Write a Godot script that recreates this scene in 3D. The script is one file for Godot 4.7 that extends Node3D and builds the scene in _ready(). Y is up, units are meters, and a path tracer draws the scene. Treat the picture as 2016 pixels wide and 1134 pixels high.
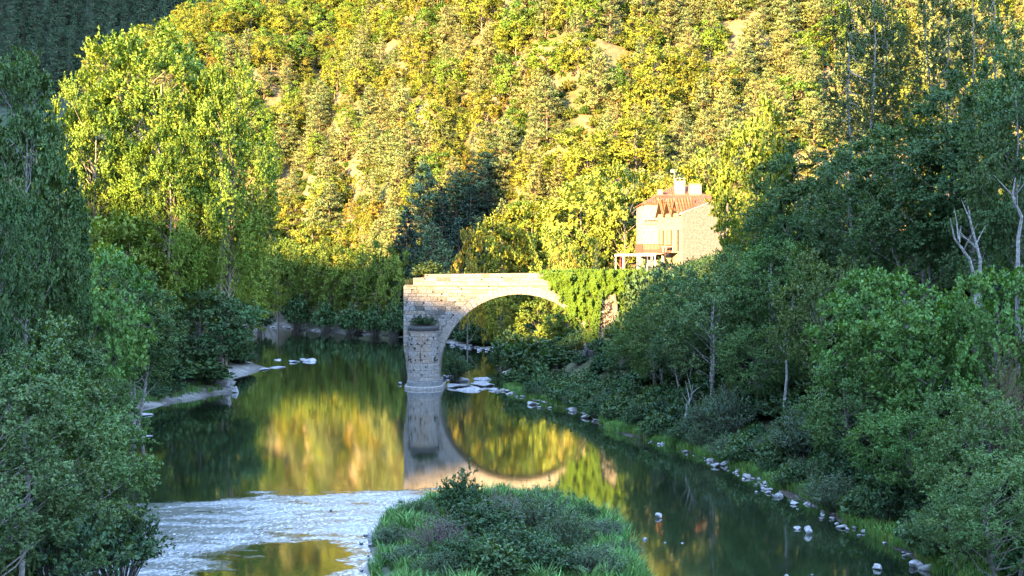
extends Node3D
# A broken stone arch bridge in a wooded river valley at golden hour. Units are metres, y is up, the river surface is y = 0.

class Buf:
	var v := PackedVector3Array()
	var c := PackedColorArray()
	var i := PackedInt32Array()
	var n := PackedVector3Array()
	var uv := PackedVector2Array()

const F := 2280.0          # focal length in photograph pixels, used to turn measured bearings into places
const EYE := 12.0          # the photographer stands 12 m above the river
const SUN_E := 14.0
const SUN_A := 32.0

var rng := RandomNumberGenerator.new()
var units := PackedVector3Array()
var unit_at := 0
var taken := {}
var wood_noise := FastNoiseLite.new()
var land_noise := FastNoiseLite.new()
var M := {}
var protos := {}
var left_bank := PackedVector2Array()
var right_bank := PackedVector2Array()
var island := PackedVector2Array()

func _ready() -> void:
	rng.seed = 20240917
	camera_sky_sun()
	prepare()
	materials()
	land()
	water()
	opposite_mountain()
	species()
	bridge()
	house()
	hill_trees()
	river_trees()
	bank_plants()
	island_plants()
	rocks()
	small_things()

# ------------------------------------------------------------------ camera, sky, sun, exposure
func camera_sky_sun() -> void:
	var cam := Camera3D.new()
	cam.name = "camera"
	cam.position = Vector3(0, EYE, 0)
	cam.rotation_degrees = Vector3(-0.678, 0, 0)
	cam.fov = 27.93
	cam.near = 0.5
	cam.far = 3000.0
	add_child(cam)
	var e := Environment.new()
	e.background_mode = Environment.BG_SKY
	var sm := ProceduralSkyMaterial.new()
	sm.sky_top_color = Color(0.49, 0.61, 0.80)
	sm.sky_horizon_color = Color(0.72, 0.78, 0.85)
	sm.sky_curve = 0.14
	sm.ground_bottom_color = Color(0.20, 0.22, 0.16)
	sm.ground_horizon_color = Color(0.45, 0.45, 0.38)
	sm.sun_angle_max = 12.0
	var sky := Sky.new()
	sky.sky_material = sm
	e.sky = sky
	e.background_energy_multiplier = 1.35
	e.tonemap_mode = Environment.TONE_MAPPER_LINEAR
	e.tonemap_exposure = 14.2
	e.sdfgi_enabled = true
	e.ssao_enabled = true
	e.ssil_enabled = true
	var we := WorldEnvironment.new()
	we.name = "daylight"
	we.environment = e
	add_child(we)
	var sun := DirectionalLight3D.new()
	sun.name = "sun"
	sun.light_energy = 1.6
	sun.light_color = Color(1.0, 0.85, 0.58)
	sun.light_angular_distance = 0.5
	sun.shadow_enabled = true
	sun.rotation_degrees = Vector3(-SUN_E, -SUN_A, 0)
	add_child(sun)

# ------------------------------------------------------------------ helpers
func prepare() -> void:
	for k in 8191:
		var p := Vector3(rng.randfn(), rng.randfn(), rng.randfn())
		units.append(p.normalized())
	wood_noise.seed = 7
	wood_noise.frequency = 0.05
	land_noise.seed = 11
	land_noise.frequency = 0.03
	left_bank = PackedVector2Array([Vector2(-20, 60), Vector2(-19, -30), Vector2(-20, -46), Vector2(-25, -70), Vector2(-30.5, -90), Vector2(-33.5, -101), Vector2(-31.5, -110), Vector2(-30, -114), Vector2(-28.5, -119), Vector2(-33, -136), Vector2(-31, -147), Vector2(-37, -160), Vector2(-45, -190), Vector2(-54, -225), Vector2(-68, -262), Vector2(-120, -300)])
	right_bank = PackedVector2Array([Vector2(19, 60), Vector2(18, -30), Vector2(17, -46), Vector2(17, -48.9), Vector2(16.3, -53.6), Vector2(15.6, -58.8), Vector2(14.6, -63.6), Vector2(13.6, -71), Vector2(12.7, -75), Vector2(11.2, -80.5), Vector2(8.7, -85.5), Vector2(7.4, -88), Vector2(6.0, -99.5), Vector2(2.5, -109), Vector2(-0.8, -119), Vector2(-1.0, -128), Vector2(-1.5, -140), Vector2(0, -150), Vector2(2.3, -161), Vector2(-0.6, -171), Vector2(-4.5, -184), Vector2(-12, -202), Vector2(-24, -223), Vector2(-38, -240), Vector2(-49, -254), Vector2(-58, -276), Vector2(-110, -315)])
	island = PackedVector2Array([Vector2(-5.2, -34), Vector2(-6.0, -46), Vector2(-6.4, -52), Vector2(-6.5, -56.5), Vector2(-4.8, -60.5), Vector2(-1.0, -62.0), Vector2(2.4, -61.3), Vector2(4.8, -57), Vector2(5.5, -53), Vector2(5.2, -48.5), Vector2(5.6, -45), Vector2(5.0, -34), Vector2(0, -30)])

func numbered(called: String, within := "") -> String:
	var key := within + "/" + called
	var k: int = taken.get(key, 0)
	taken[key] = k + 1
	return called if k == 0 else "%s_%03d" % [called, k]

func U() -> Vector3:
	unit_at = (unit_at + 1) % 8191
	return units[unit_at]

func rf(a := 0.0, b := 1.0) -> float:
	return rng.randf_range(a, b)

func ss(a: float, b: float, x: float) -> float:
	return smoothstep(a, b, x)

func tag(o: Node, label: String, category: String, group := "", kind := "") -> Node:
	o.set_meta("label", label)
	if category:
		o.set_meta("category", category)
	if group:
		o.set_meta("group", group)
	if kind:
		o.set_meta("kind", kind)
	return o

func root(called: String, at: Vector3, label: String, category: String, group := "", turn := 0.0) -> Node3D:
	var o := Node3D.new()
	o.name = numbered(called)
	o.position = at
	o.rotation.y = turn
	add_child(o)
	tag(o, label, category, group)
	return o

func made(b: Buf) -> ArrayMesh:
	var a := []
	a.resize(Mesh.ARRAY_MAX)
	a[Mesh.ARRAY_VERTEX] = b.v
	if b.c.size() == b.v.size():
		a[Mesh.ARRAY_COLOR] = b.c
	if b.n.size() == b.v.size():
		a[Mesh.ARRAY_NORMAL] = b.n
	if b.uv.size() == b.v.size():
		a[Mesh.ARRAY_TEX_UV] = b.uv
	a[Mesh.ARRAY_INDEX] = b.i
	var m := ArrayMesh.new()
	m.add_surface_from_arrays(Mesh.PRIMITIVE_TRIANGLES, a)
	return m

func part(called: String, mesh: Mesh, mat: Material, parent: Node, at := Vector3.ZERO) -> MeshInstance3D:
	var o := MeshInstance3D.new()
	o.name = numbered(called, "" if parent == self else str(parent.get_instance_id()))
	o.mesh = mesh
	o.material_override = mat
	o.position = at
	parent.add_child(o)
	return o

func lin(r: float, g: float, b: float) -> Color:
	return Color(r, g, b).linear_to_srgb()

func at_px(px: float, d: float) -> Vector2:      # bearing and distance -> place on the map (x, z)
	return Vector2((px - 1008.0) / F * d, -d)

func height_at(py: float, d: float) -> float:     # elevation seen at a distance -> height over the river
	return EYE - (py - 540.0) / F * d

func quad(b: Buf, p0: Vector3, p1: Vector3, p2: Vector3, p3: Vector3, col := Color.WHITE) -> void:
	var k := b.v.size()
	b.v.append(p0); b.v.append(p1); b.v.append(p2); b.v.append(p3)
	for j in 4:
		b.c.append(col)
	b.i.append(k); b.i.append(k + 1); b.i.append(k + 2)
	b.i.append(k); b.i.append(k + 2); b.i.append(k + 3)

func box(b: Buf, at: Vector3, size: Vector3, basis := Basis(), col := Color.WHITE, bevel := 0.0) -> void:
	var h := size * 0.5
	if bevel <= 0.0:
		var c := []
		for k in 8:
			c.append(at + basis * Vector3(h.x * (1 if k & 1 else -1), h.y * (1 if k & 2 else -1), h.z * (1 if k & 4 else -1)))
		for f in [[0, 1, 3, 2], [5, 4, 6, 7], [4, 0, 2, 6], [1, 5, 7, 3], [2, 3, 7, 6], [4, 5, 1, 0]]:
			quad(b, c[f[0]], c[f[1]], c[f[2]], c[f[3]], col)
		return
	# bevelled: front and back faces inset
	var s := [Vector2(-1, -1), Vector2(1, -1), Vector2(1, 1), Vector2(-1, 1)]
	var rings := []
	for z in [[-h.z, bevel], [-h.z + bevel, 0.0], [h.z - bevel, 0.0], [h.z, bevel]]:
		var ring := []
		for q in s:
			ring.append(at + basis * Vector3(q.x * (h.x - z[1]), q.y * (h.y - z[1]), z[0]))
		rings.append(ring)
	for r in 3:
		for j in 4:
			quad(b, rings[r][j], rings[r][(j + 1) % 4], rings[r + 1][(j + 1) % 4], rings[r + 1][j], col)
	quad(b, rings[3][0], rings[3][1], rings[3][2], rings[3][3], col)
	quad(b, rings[0][3], rings[0][2], rings[0][1], rings[0][0], col)

func box_part(called: String, at: Vector3, size: Vector3, mat: Material, parent: Node, basis := Basis(), bevel := 0.0) -> MeshInstance3D:
	var b := Buf.new()
	box(b, Vector3.ZERO, size, basis, Color.WHITE, bevel)
	return part(called, made(b), mat, parent, at)

func tube(b: Buf, pts: Array, radii: Array, sides := 6, col := Color.WHITE) -> void:
	var first := b.v.size()
	var right := Vector3.RIGHT
	for k in pts.size():
		var d: Vector3 = (pts[mini(k + 1, pts.size() - 1)] - pts[maxi(k - 1, 0)])
		d = d.normalized() if d.length() > 1e-6 else Vector3.UP
		right = right - d * right.dot(d)
		if right.length() < 0.05:
			right = d.cross(Vector3(0.3, 0.2, 0.9))
		right = right.normalized()
		var up := d.cross(right)
		for j in sides:
			var a := TAU * j / sides
			var nn := right * cos(a) + up * sin(a)
			b.v.append(pts[k] + nn * radii[k])
			b.n.append(nn)
			b.c.append(col)
	for k in pts.size() - 1:
		for j in sides:
			var p := first + k * sides + j
			var q := first + k * sides + (j + 1) % sides
			b.i.append(p); b.i.append(q + sides); b.i.append(q)
			b.i.append(p); b.i.append(p + sides); b.i.append(q + sides)

func prism(b: Buf, poly: PackedVector2Array, z0: float, z1: float, bevel: float, col: Color) -> void:   # an outline in x, y given depth, its front edges chamfered
	var c := Vector2.ZERO
	for p in poly:
		c += p
	c /= poly.size()
	var n := poly.size()
	for j in n:
		var p: Vector2 = poly[j]
		var q: Vector2 = poly[(j + 1) % n]
		var pi := p + (c - p).normalized() * minf(bevel * 1.4, (c - p).length() * 0.5)
		var qi := q + (c - q).normalized() * minf(bevel * 1.4, (c - q).length() * 0.5)
		quad(b, Vector3(p.x, p.y, z0), Vector3(q.x, q.y, z0), Vector3(q.x, q.y, z1 - bevel), Vector3(p.x, p.y, z1 - bevel), col)
		quad(b, Vector3(p.x, p.y, z1 - bevel), Vector3(q.x, q.y, z1 - bevel), Vector3(qi.x, qi.y, z1), Vector3(pi.x, pi.y, z1), col)
		var k := b.v.size()
		b.v.append(Vector3(pi.x, pi.y, z1)); b.v.append(Vector3(qi.x, qi.y, z1)); b.v.append(Vector3(c.x, c.y, z1 + bevel * 0.25))
		for m in 3:
			b.c.append(col)
			b.i.append(k + m)

func extrude(b: Buf, poly: PackedVector2Array, z_back: float, z_front: float, col: Color) -> void:
	var t := Geometry2D.triangulate_polygon(poly)
	var k := b.v.size()
	for z in [z_front, z_back]:
		for p in poly:
			b.v.append(Vector3(p.x, p.y, z))
			b.c.append(col)
	for j in t.size() / 3:
		b.i.append(k + t[j * 3]); b.i.append(k + t[j * 3 + 1]); b.i.append(k + t[j * 3 + 2])
		b.i.append(k + poly.size() + t[j * 3]); b.i.append(k + poly.size() + t[j * 3 + 2]); b.i.append(k + poly.size() + t[j * 3 + 1])
	for j in poly.size():
		var p: Vector2 = poly[j]
		var q: Vector2 = poly[(j + 1) % poly.size()]
		quad(b, Vector3(p.x, p.y, z_front), Vector3(q.x, q.y, z_front), Vector3(q.x, q.y, z_back), Vector3(p.x, p.y, z_back), col)

# ------------------------------------------------------------------ materials
func noise_tex(freq: float, seed_: int, lo: Color, hi: Color, octaves := 5, size := 512, kind := FastNoiseLite.TYPE_SIMPLEX_SMOOTH) -> NoiseTexture2D:
	var t := NoiseTexture2D.new()
	t.width = size
	t.height = size
	t.seamless = true
	var n := FastNoiseLite.new()
	n.noise_type = kind
	n.seed = seed_
	n.frequency = freq
	n.fractal_octaves = octaves
	t.noise = n
	var g := Gradient.new()
	g.set_color(0, lo)
	g.set_color(1, hi)
	t.color_ramp = g
	return t

func grain_mat(tex: Texture2D, bump: Texture2D, scale: float, relief: float, rough := 0.9) -> StandardMaterial3D:
	var m := StandardMaterial3D.new()
	m.vertex_color_use_as_albedo = true
	m.albedo_texture = tex
	m.uv1_triplanar = true
	m.uv1_world_triplanar = true
	m.uv1_scale = Vector3.ONE * scale
	m.roughness = rough
	m.metallic_specular = 0.3
	if relief > 0.0:
		m.heightmap_enabled = true
		m.heightmap_texture = bump
		m.heightmap_scale = relief
	return m

func leaf_mat(tint := Color.WHITE, through := 0.75, rough := 0.72) -> StandardMaterial3D:
	var m := StandardMaterial3D.new()
	m.vertex_color_use_as_albedo = true
	m.albedo_color = tint
	m.roughness = rough
	m.metallic_specular = 0.22
	m.cull_mode = BaseMaterial3D.CULL_DISABLED
	m.backlight_enabled = true
	m.backlight = Color(through, through, through * 0.5)
	return m

func materials() -> void:
	var fine := noise_tex(0.02, 3, Color(0.62, 0.60, 0.56), Color(1, 1, 1))
	var bump := noise_tex(0.03, 5, Color(0, 0, 0), Color(1, 1, 1), 6)
	var coarse := noise_tex(0.01, 9, Color(0.52, 0.52, 0.50), Color(1, 1, 1), 7)
	M.ground = grain_mat(coarse, bump, 0.12, 12.0, 0.95)
	M.stone = grain_mat(fine, bump, 0.45, 5.0, 0.92)
	M.rock = grain_mat(coarse, bump, 0.5, 6.0, 0.85)
	M.bark = grain_mat(coarse, bump, 0.8, 4.0, 0.95)
	M.plaster = grain_mat(fine, bump, 0.3, 1.0, 0.9)
	M.tile = grain_mat(fine, bump, 0.9, 2.0, 0.85)
	M.paint = grain_mat(fine, bump, 1.0, 0.0, 0.5)
	M.leaf = leaf_mat()
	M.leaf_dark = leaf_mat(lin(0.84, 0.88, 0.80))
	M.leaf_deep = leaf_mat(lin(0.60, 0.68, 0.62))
	M.leaf_warm = leaf_mat(lin(1.0, 0.86, 0.6))
	M.leaf_grey = leaf_mat(lin(0.9, 0.92, 1.0))
	M.leaf_olive = leaf_mat(lin(1.0, 0.92, 0.75))
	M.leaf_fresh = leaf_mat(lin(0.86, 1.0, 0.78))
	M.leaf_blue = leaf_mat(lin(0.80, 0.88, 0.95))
	M.grass = leaf_mat(Color.WHITE, 0.5, 0.7)
	M.needle = leaf_mat(Color.WHITE, 0.4, 0.7)
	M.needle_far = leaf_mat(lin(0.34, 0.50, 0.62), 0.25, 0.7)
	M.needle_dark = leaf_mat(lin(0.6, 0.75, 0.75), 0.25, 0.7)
	for q in [["shutter_pale", 0.25, 0.20, 0.14], ["dark_wood", 0.08, 0.042, 0.028], ["rust_wood", 0.15, 0.06, 0.035], ["pillar", 0.55, 0.48, 0.36], ["white_paint", 0.45, 0.42, 0.38]]:
		var p := grain_mat(fine, bump, 1.0, 0.0, 0.7)
		p.albedo_color = lin(q[1], q[2], q[3])
		M[q[0]] = p
	var g := StandardMaterial3D.new()
	g.albedo_color = lin(0.02, 0.025, 0.03)
	g.roughness = 0.15
	M.glass = g
	var w := StandardMaterial3D.new()
	w.albedo_color = lin(0.005, 0.009, 0.004)
	w.roughness = 0.045
	w.metallic_specular = 0.71
	w.normal_enabled = true
	var nt := NoiseTexture2D.new()
	nt.width = 512
	nt.height = 512
	nt.seamless = true
	nt.as_normal_map = true
	nt.bump_strength = 3.0
	var nn := FastNoiseLite.new()
	nn.seed = 21
	nn.frequency = 0.02
	nn.fractal_octaves = 4
	nt.noise = nn
	w.normal_texture = nt
	w.normal_scale = 0.035
	w.uv1_scale = Vector3(0.09, 0.22, 1)
	w.clearcoat_enabled = true
	w.clearcoat = 1.0
	w.clearcoat_roughness = 0.05
	M.water = w
	for k in 3:
		var rw: StandardMaterial3D = w.duplicate()
		rw.roughness = [0.18, 0.28, 0.38][k]
		rw.clearcoat = 0.4
		rw.clearcoat_roughness = rw.roughness
		M["ruffled%d" % k] = rw

# ------------------------------------------------------------------ the land
func chain_distance(c: PackedVector2Array, p: Vector2) -> float:
	var best := 1e12
	for k in c.size() - 1:
		var a := c[k]
		var ab := c[k + 1] - a
		var t := clampf((p - a).dot(ab) / ab.length_squared(), 0.0, 1.0)
		best = minf(best, (p - a - ab * t).length_squared())
	return sqrt(best)

func bank_x(c: PackedVector2Array, z: float) -> float:
	for k in c.size() - 1:
		if z <= c[k].y and z >= c[k + 1].y:
			return lerpf(c[k].x, c[k + 1].x, (c[k].y - z) / maxf(c[k].y - c[k + 1].y, 1e-4))
	return c[c.size() - 1].x if z < c[c.size() - 1].y else c[0].x

# distance inland, and on which bank: 0 in the river, 1 left, 2 right or far, 3 island
func inland(x: float, z: float) -> Vector2:
	var p := Vector2(x, z)
	var l := chain_distance(left_bank, p)
	var r := chain_distance(right_bank, p)
	var on_right := Geometry2D.is_point_in_polygon(p, right_side)
	if on_right:
		return Vector2(r, 2)
	if Geometry2D.is_point_in_polygon(p, left_side):
		return Vector2(l, 1)
	if z > -64 and z < -28 and absf(x) < 9:
		if Geometry2D.is_point_in_polygon(p, island):
			var c := island.duplicate()
			c.append(island[0])
			return Vector2(chain_distance(c, p), 3)
	return Vector2(-minf(l, r), 0)

var right_side := PackedVector2Array()
var left_side := PackedVector2Array()

func ground(x: float, z: float) -> float:
	var s := inland(x, z)
	var n := land_noise.get_noise_2d(x * 3.0, z * 3.0)
	var b := s.x + 0.55 * land_noise.get_noise_2d(x * 11.0, z * 11.0) + 0.3 * land_noise.get_noise_2d(x * 26.0 + 9.0, z * 26.0)
	if s.y == 0 or b < 0.0:
		return maxf(-1.6, b * 0.22 - 0.05)
	if s.y == 3:
		return 0.55 * (1.0 - exp(-b / 1.2)) + 0.12 * n * minf(b, 1.0)
	var h := 0.0
	var zb := foot(x)
	if s.y == 1:
		h = 1.3 * (1.0 - exp(-b / 3.0)) + 0.07 * b + maxf(0.0, b - 45.0) * 0.5
	else:
		var terrace := ss(-14, 2, x)
		h = minf(b, 4.0) * 0.10 + 0.70 * maxf(b - 4.0, 0.0)
		var cap := lerpf(5.0, 12.8, terrace) + 0.06 * maxf(0, b - 20.0)
		if z > -108:
			h = minf(b, 2.5) * 0.16 + 0.60 * maxf(b - 2.5, 0.0)
			cap = 12.8 + 0.25 * maxf(0.0, b - 22.0)
		h = cap - soft(cap - h, 2.0)
	var up := -z - zb
	var mask := ss(-178.0, -100.0, x)
	var hill := 0.84 * up + 9.0 * land_noise.get_noise_2d(x, z) + 2.5
	var top := (112.0 + 10.0 * land_noise.get_noise_2d(x * 0.6 + 90.0, 5.0)) * lerpf(0.25, 1.0, mask)
	hill = top - soft(top - hill, 10.0)
	h = maxf(h, h + soft(hill - h, 3.0))
	var far := 0.92 * (-z - 372.0 - 0.05 * maxf(0.0, -x - 100.0)) * ss(-60, -150, x)
	far = 230.0 - soft(230.0 - far, 12.0)
	return maxf(h + n * minf(b * 0.1, 0.8), far)

func soft(x: float, k: float) -> float:           # max(x, 0) with a rounded corner
	return x if x > 8.0 * k else k * log(1.0 + exp(x / k))

func foot(x: float) -> float:                       # where the wooded slope begins
	if x < -20.0:
		return lerpf(232.0, 288.0, clampf((-20.0 - x) / 42.0, 0.0, 1.0))
	return lerpf(232.0, 186.0, ss(-20.0, 22.0, x))

func lines(list: Array) -> PackedFloat32Array:     # [from, to, step] runs
	var out := PackedFloat32Array()
	for r in list:
		var k: float = r[0]
		while (r[2] > 0 and k < r[1] - 1e-4) or (r[2] < 0 and k > r[1] + 1e-4):
			out.append(k)
			k += r[2]
	out.append(list[-1][1])
	return out

func land() -> void:
	right_side = right_bank.duplicate()
	right_side.append_array(PackedVector2Array([Vector2(-130, -330), Vector2(-1200, -700), Vector2(-1200, -1500), Vector2(1500, -1500), Vector2(1500, 60)]))
	left_side = left_bank.duplicate()
	left_side.append_array(PackedVector2Array([Vector2(-140, -308), Vector2(-1200, -690), Vector2(-1200, 60)]))
	var xs := lines([[-900.0, -260.0, 40.0], [-260.0, -60.0, 5.0], [-60.0, -10.0, 1.6], [-10.0, 40.0, 1.0], [40.0, 180.0, 5.0], [180.0, 900.0, 40.0]])
	var zs := lines([[60.0, -26.0, -6.0], [-26.0, -130.0, -1.0], [-130.0, -290.0, -2.5], [-290.0, -440.0, -5.0], [-440.0, -1100.0, -16.0]])
	var b := Buf.new()
	for z in zs:
		for x in xs:
			var h := ground(x, z)
			b.v.append(Vector3(x, h, z))
			b.uv.append(Vector2(x, z))
			var s := inland(x, z)
			var n := land_noise.get_noise_2d(x * 2.0 + 40.0, z * 2.0)
			var grass := Color(0.06, 0.075, 0.025)
			var dry := Color(0.21, 0.15, 0.075)
			var soil := Color(0.055, 0.042, 0.028)
			var gravel := Color(0.24, 0.22, 0.19)
			var col: Color
			if s.y == 0:
				col = Color(0.045, 0.042, 0.028)
			elif s.y == 3:
				col = gravel.lerp(grass, ss(0.3, 1.2, s.x + n))
			else:
				col = gravel.lerp(soil, ss(0.8, 2.2, s.x + n) if z < -95.0 or s.y == 1 else 1.0)
				col = col.lerp(grass, ss(1.5, 4.0, s.x + n * 2.0) * 0.6)
				var up := -z - foot(x)
				col = col.lerp(dry.lerp(grass, ss(-0.1, 0.5, n)), ss(-12.0, 8.0, up))
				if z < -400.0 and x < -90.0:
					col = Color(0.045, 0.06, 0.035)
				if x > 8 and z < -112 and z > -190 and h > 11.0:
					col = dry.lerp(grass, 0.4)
			b.c.append(col)
	var w := xs.size()
	for r in zs.size() - 1:
		for k in w - 1:
			var p := r * w + k
			b.i.append_array(PackedInt32Array([p, p + w + 1, p + 1, p, p + w, p + w + 1]))
	smooth_normals(b)
	tag(part("terrain", made(b), M.ground, self), "river banks, valley floor and wooded slopes", "", "", "structure")

func smooth_normals(b: Buf) -> void:
	b.n.resize(b.v.size())
	b.n.fill(Vector3.ZERO)
	for t in b.i.size() / 3:
		var a := b.i[t * 3]
		var c := b.i[t * 3 + 1]
		var d := b.i[t * 3 + 2]
		var nn := (b.v[d] - b.v[a]).cross(b.v[c] - b.v[a])
		b.n[a] += nn
		b.n[c] += nn
		b.n[d] += nn
	for k in b.n.size():
		b.n[k] = b.n[k].normalized()

# ------------------------------------------------------------------ water
func riffle(x: float, z: float) -> float:
	var n := land_noise.get_noise_2d(x * 5.0, z * 12.0) * 1.6 + land_noise.get_noise_2d(x * 14.0, z * 30.0) * 0.7
	var m := ss(-64.6, -62.4, z + n * 1.5 - 3.2 * ss(-12.0, -19.0, x)) * ss(-27, -23, x)
	m *= 1.0 - ss(-6.4, -4.0, x + n * 0.5) * ss(-62.0, -58.0, z)
	var calm := Vector2((x + 9.3 + (z + 50.0) * 0.05) / 3.6, (z + 47.5) / 5.6).length() + n * 0.34
	m *= ss(0.6, 1.25, calm)
	m *= 0.72 + 0.6 * land_noise.get_noise_2d(x * 6.0 + 70.0, z * 16.0)
	return clampf(m, 0.0, 1.0)

func water() -> void:
	var xs := lines([[-150.0, -28.0, 8.0], [-28.0, -4.0, 0.055], [-4.0, 20.0, 1.5], [20.0, 44.0, 6.0]])
	var zs := lines([[40.0, -36.0, -8.0], [-36.0, -67.0, -0.11], [-67.0, -130.0, -1.5], [-130.0, -360.0, -6.0]])
	var waves := []
	var amount := PackedFloat32Array()
	var wr := RandomNumberGenerator.new()
	wr.seed = 5
	for k in 18:
		var l := 0.34 * pow(1.085, k)
		var a := wr.randf_range(-1.25, 1.25) + PI * 0.5
		waves.append([Vector2(cos(a), sin(a)) * TAU / l, wr.randf() * TAU, l * 0.0021])
	var b := Buf.new()
	for z in zs:
		for x in xs:
			var m := 0.0
			if z < -33 and z > -70 and x > -30 and x < 0:
				m = riffle(x, z)
			var h := 0.0
			var g := Vector2.ZERO
			if m > 0.002:
				for q in waves:
					var k: Vector2 = q[0]
					var ph: float = k.x * x + k.y * z + q[1]
					h += q[2] * sin(ph) * m
					g += k * (q[2] * cos(ph) * m)
				g += Vector2(wr.randfn(), wr.randfn()) * (0.10 * m)
			b.v.append(Vector3(x, h, z))
			b.n.append(Vector3(-g.x, 1.0, -g.y).normalized())
			b.uv.append(Vector2(x, z))
			amount.append(m)
	var w := xs.size()
	var sheets := [PackedInt32Array(), PackedInt32Array(), PackedInt32Array(), PackedInt32Array()]
	for r in zs.size() - 1:
		for k in w - 1:
			var p := r * w + k
			var m := amount[p]
			sheets[0 if m < 0.12 else 1 if m < 0.4 else 2 if m < 0.75 else 3].append_array(PackedInt32Array([p, p + w + 1, p + 1, p, p + w, p + w + 1]))
	var mesh := ArrayMesh.new()
	for k in 4:
		var a := []
		a.resize(Mesh.ARRAY_MAX)
		a[Mesh.ARRAY_VERTEX] = b.v
		a[Mesh.ARRAY_NORMAL] = b.n
		a[Mesh.ARRAY_TEX_UV] = b.uv
		a[Mesh.ARRAY_INDEX] = sheets[k]
		mesh.add_surface_from_arrays(Mesh.PRIMITIVE_TRIANGLES, a)
		mesh.surface_set_material(k, M.water if k == 0 else M["ruffled%d" % (k - 1)])
	tag(part("river_water", mesh, null, self), "calm green river with a rippled shallow by the islet", "", "", "structure")

# ------------------------------------------------------------------ the mountain across the valley, behind the photographer: its crest cuts the evening sun off from the river
func crest(s: float) -> float:
	var t := [[-900, 260], [-430, 245], [-395, 225], [-365, 120], [-330, 75], [-300, 55], [-250, 38], [-205, 38], [-186, 40], [-170, 38], [-156, 36], [-148, 42], [-144, 58], [-138, 66], [-131, 66], [-127, 52], [-123, 32], [-116, 25], [-105, 15], [-92, 13.5], [-74, 10.3], [-65, 9.3], [-57, 8.0], [-50, 9.5], [-45, 13], [-38, 20], [-30, 34], [-20, 40], [0, 46], [60, 60], [250, 90], [500, 90]]
	for k in t.size() - 1:
		if s <= t[k + 1][0]:
			return lerpf(t[k][1], t[k + 1][1], clampf((s - t[k][0]) / float(t[k + 1][0] - t[k][0]), 0.0, 1.0))
	return 90.0

func opposite_mountain() -> void:
	var a := deg_to_rad(SUN_A)
	var td := Vector2(sin(a), -cos(a))
	var sd := Vector2(cos(a), sin(a))
	var b := Buf.new()
	var steps := [[-120.0, 0.0], [-160.0, 0.30], [-205.0, 0.68], [-250.0, 1.0], [-300.0, 0.82], [-420.0, 0.4], [-520.0, 0.0]]
	var s := -760.0
	var rows := 0
	while s < 420.0:
		var top := crest(s) + (98.0 + 250.0) * tan(deg_to_rad(SUN_E))
		for q in steps:
			var p: Vector2 = td * q[0] + sd * s
			b.v.append(Vector3(p.x, 3.0 + (top - 3.0) * q[1] - (6.0 if q[1] == 0.0 else 0.0), p.y))
			b.c.append(Color(0.06, 0.07, 0.03))
		rows += 1
		s += 4.0
	for r in rows - 1:
		for k in steps.size() - 1:
			var p := r * steps.size() + k
			b.i.append_array(PackedInt32Array([p, p + steps.size() + 1, p + 1, p, p + steps.size(), p + steps.size() + 1]))
	tag(part("mountain", made(b), M.ground, self), "wooded mountain across the valley", "", "", "structure")

# ------------------------------------------------------------------ foliage
func leaf(b: Buf, o: Vector3, dir: Vector3, nr: Vector3, ll: float, lw: float, col: Color, out := Vector3.UP) -> void:
	var side := dir.cross(nr).normalized()
	var gn := dir.cross(side)
	if gn.dot(out) < 0.0:
		side = -side
		gn = -gn
	var mid := o + dir * (ll * 0.45) + gn * (ll * 0.10)
	side *= lw * 0.5
	var k := b.v.size()
	b.v.append(o); b.v.append(mid + side); b.v.append(o + dir * ll); b.v.append(mid - side)
	b.c.append(col); b.c.append(col); b.c.append(col); b.c.append(col)
	var nn := (gn * 0.5 + out * 0.7).normalized()
	b.n.append(nn); b.n.append(nn); b.n.append(nn); b.n.append(nn)
	b.i.append(k); b.i.append(k + 1); b.i.append(k + 2)
	b.i.append(k); b.i.append(k + 2); b.i.append(k + 3)

func sprig(b: Buf, p: Vector3, d: Vector3, length: float, n: int, ll: float, lw: float, col: Color, spread: float, lift: float, out := Vector3.ZERO) -> void:
	var face := out if out != Vector3.ZERO else (d + Vector3(0, 0.5, 0)).normalized()
	for k in n:
		var o := p + d * (length * (k + rng.randf()) / n)
		var dir := d * 0.6 + U() * spread
		dir.y += lift
		dir = dir.normalized()
		var nr := U() * 0.9
		nr.y += 0.8
		var s := 0.7 + 0.6 * rng.randf()
		var v := 0.72 + 0.56 * rng.randf()
		leaf(b, o, dir, nr, ll * s, lw * s, Color(col.r * v * (0.9 + 0.25 * rng.randf()), col.g * v, col.b * v), face)

func limb(b: Buf, p: Vector3, q: Vector3, r0: float, r1: float, sag: float, col: Color, sides := 5) -> void:
	var m := p.lerp(q, 0.35) + Vector3(0, sag, 0) + U() * (p.distance_to(q) * 0.06)
	var m2 := p.lerp(q, 0.7) + Vector3(0, sag * 0.7, 0) + U() * (p.distance_to(q) * 0.06)
	tube(b, [p, m, m2, q], [r0, lerpf(r0, r1, 0.4), lerpf(r0, r1, 0.75), r1], sides, col)

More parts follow.
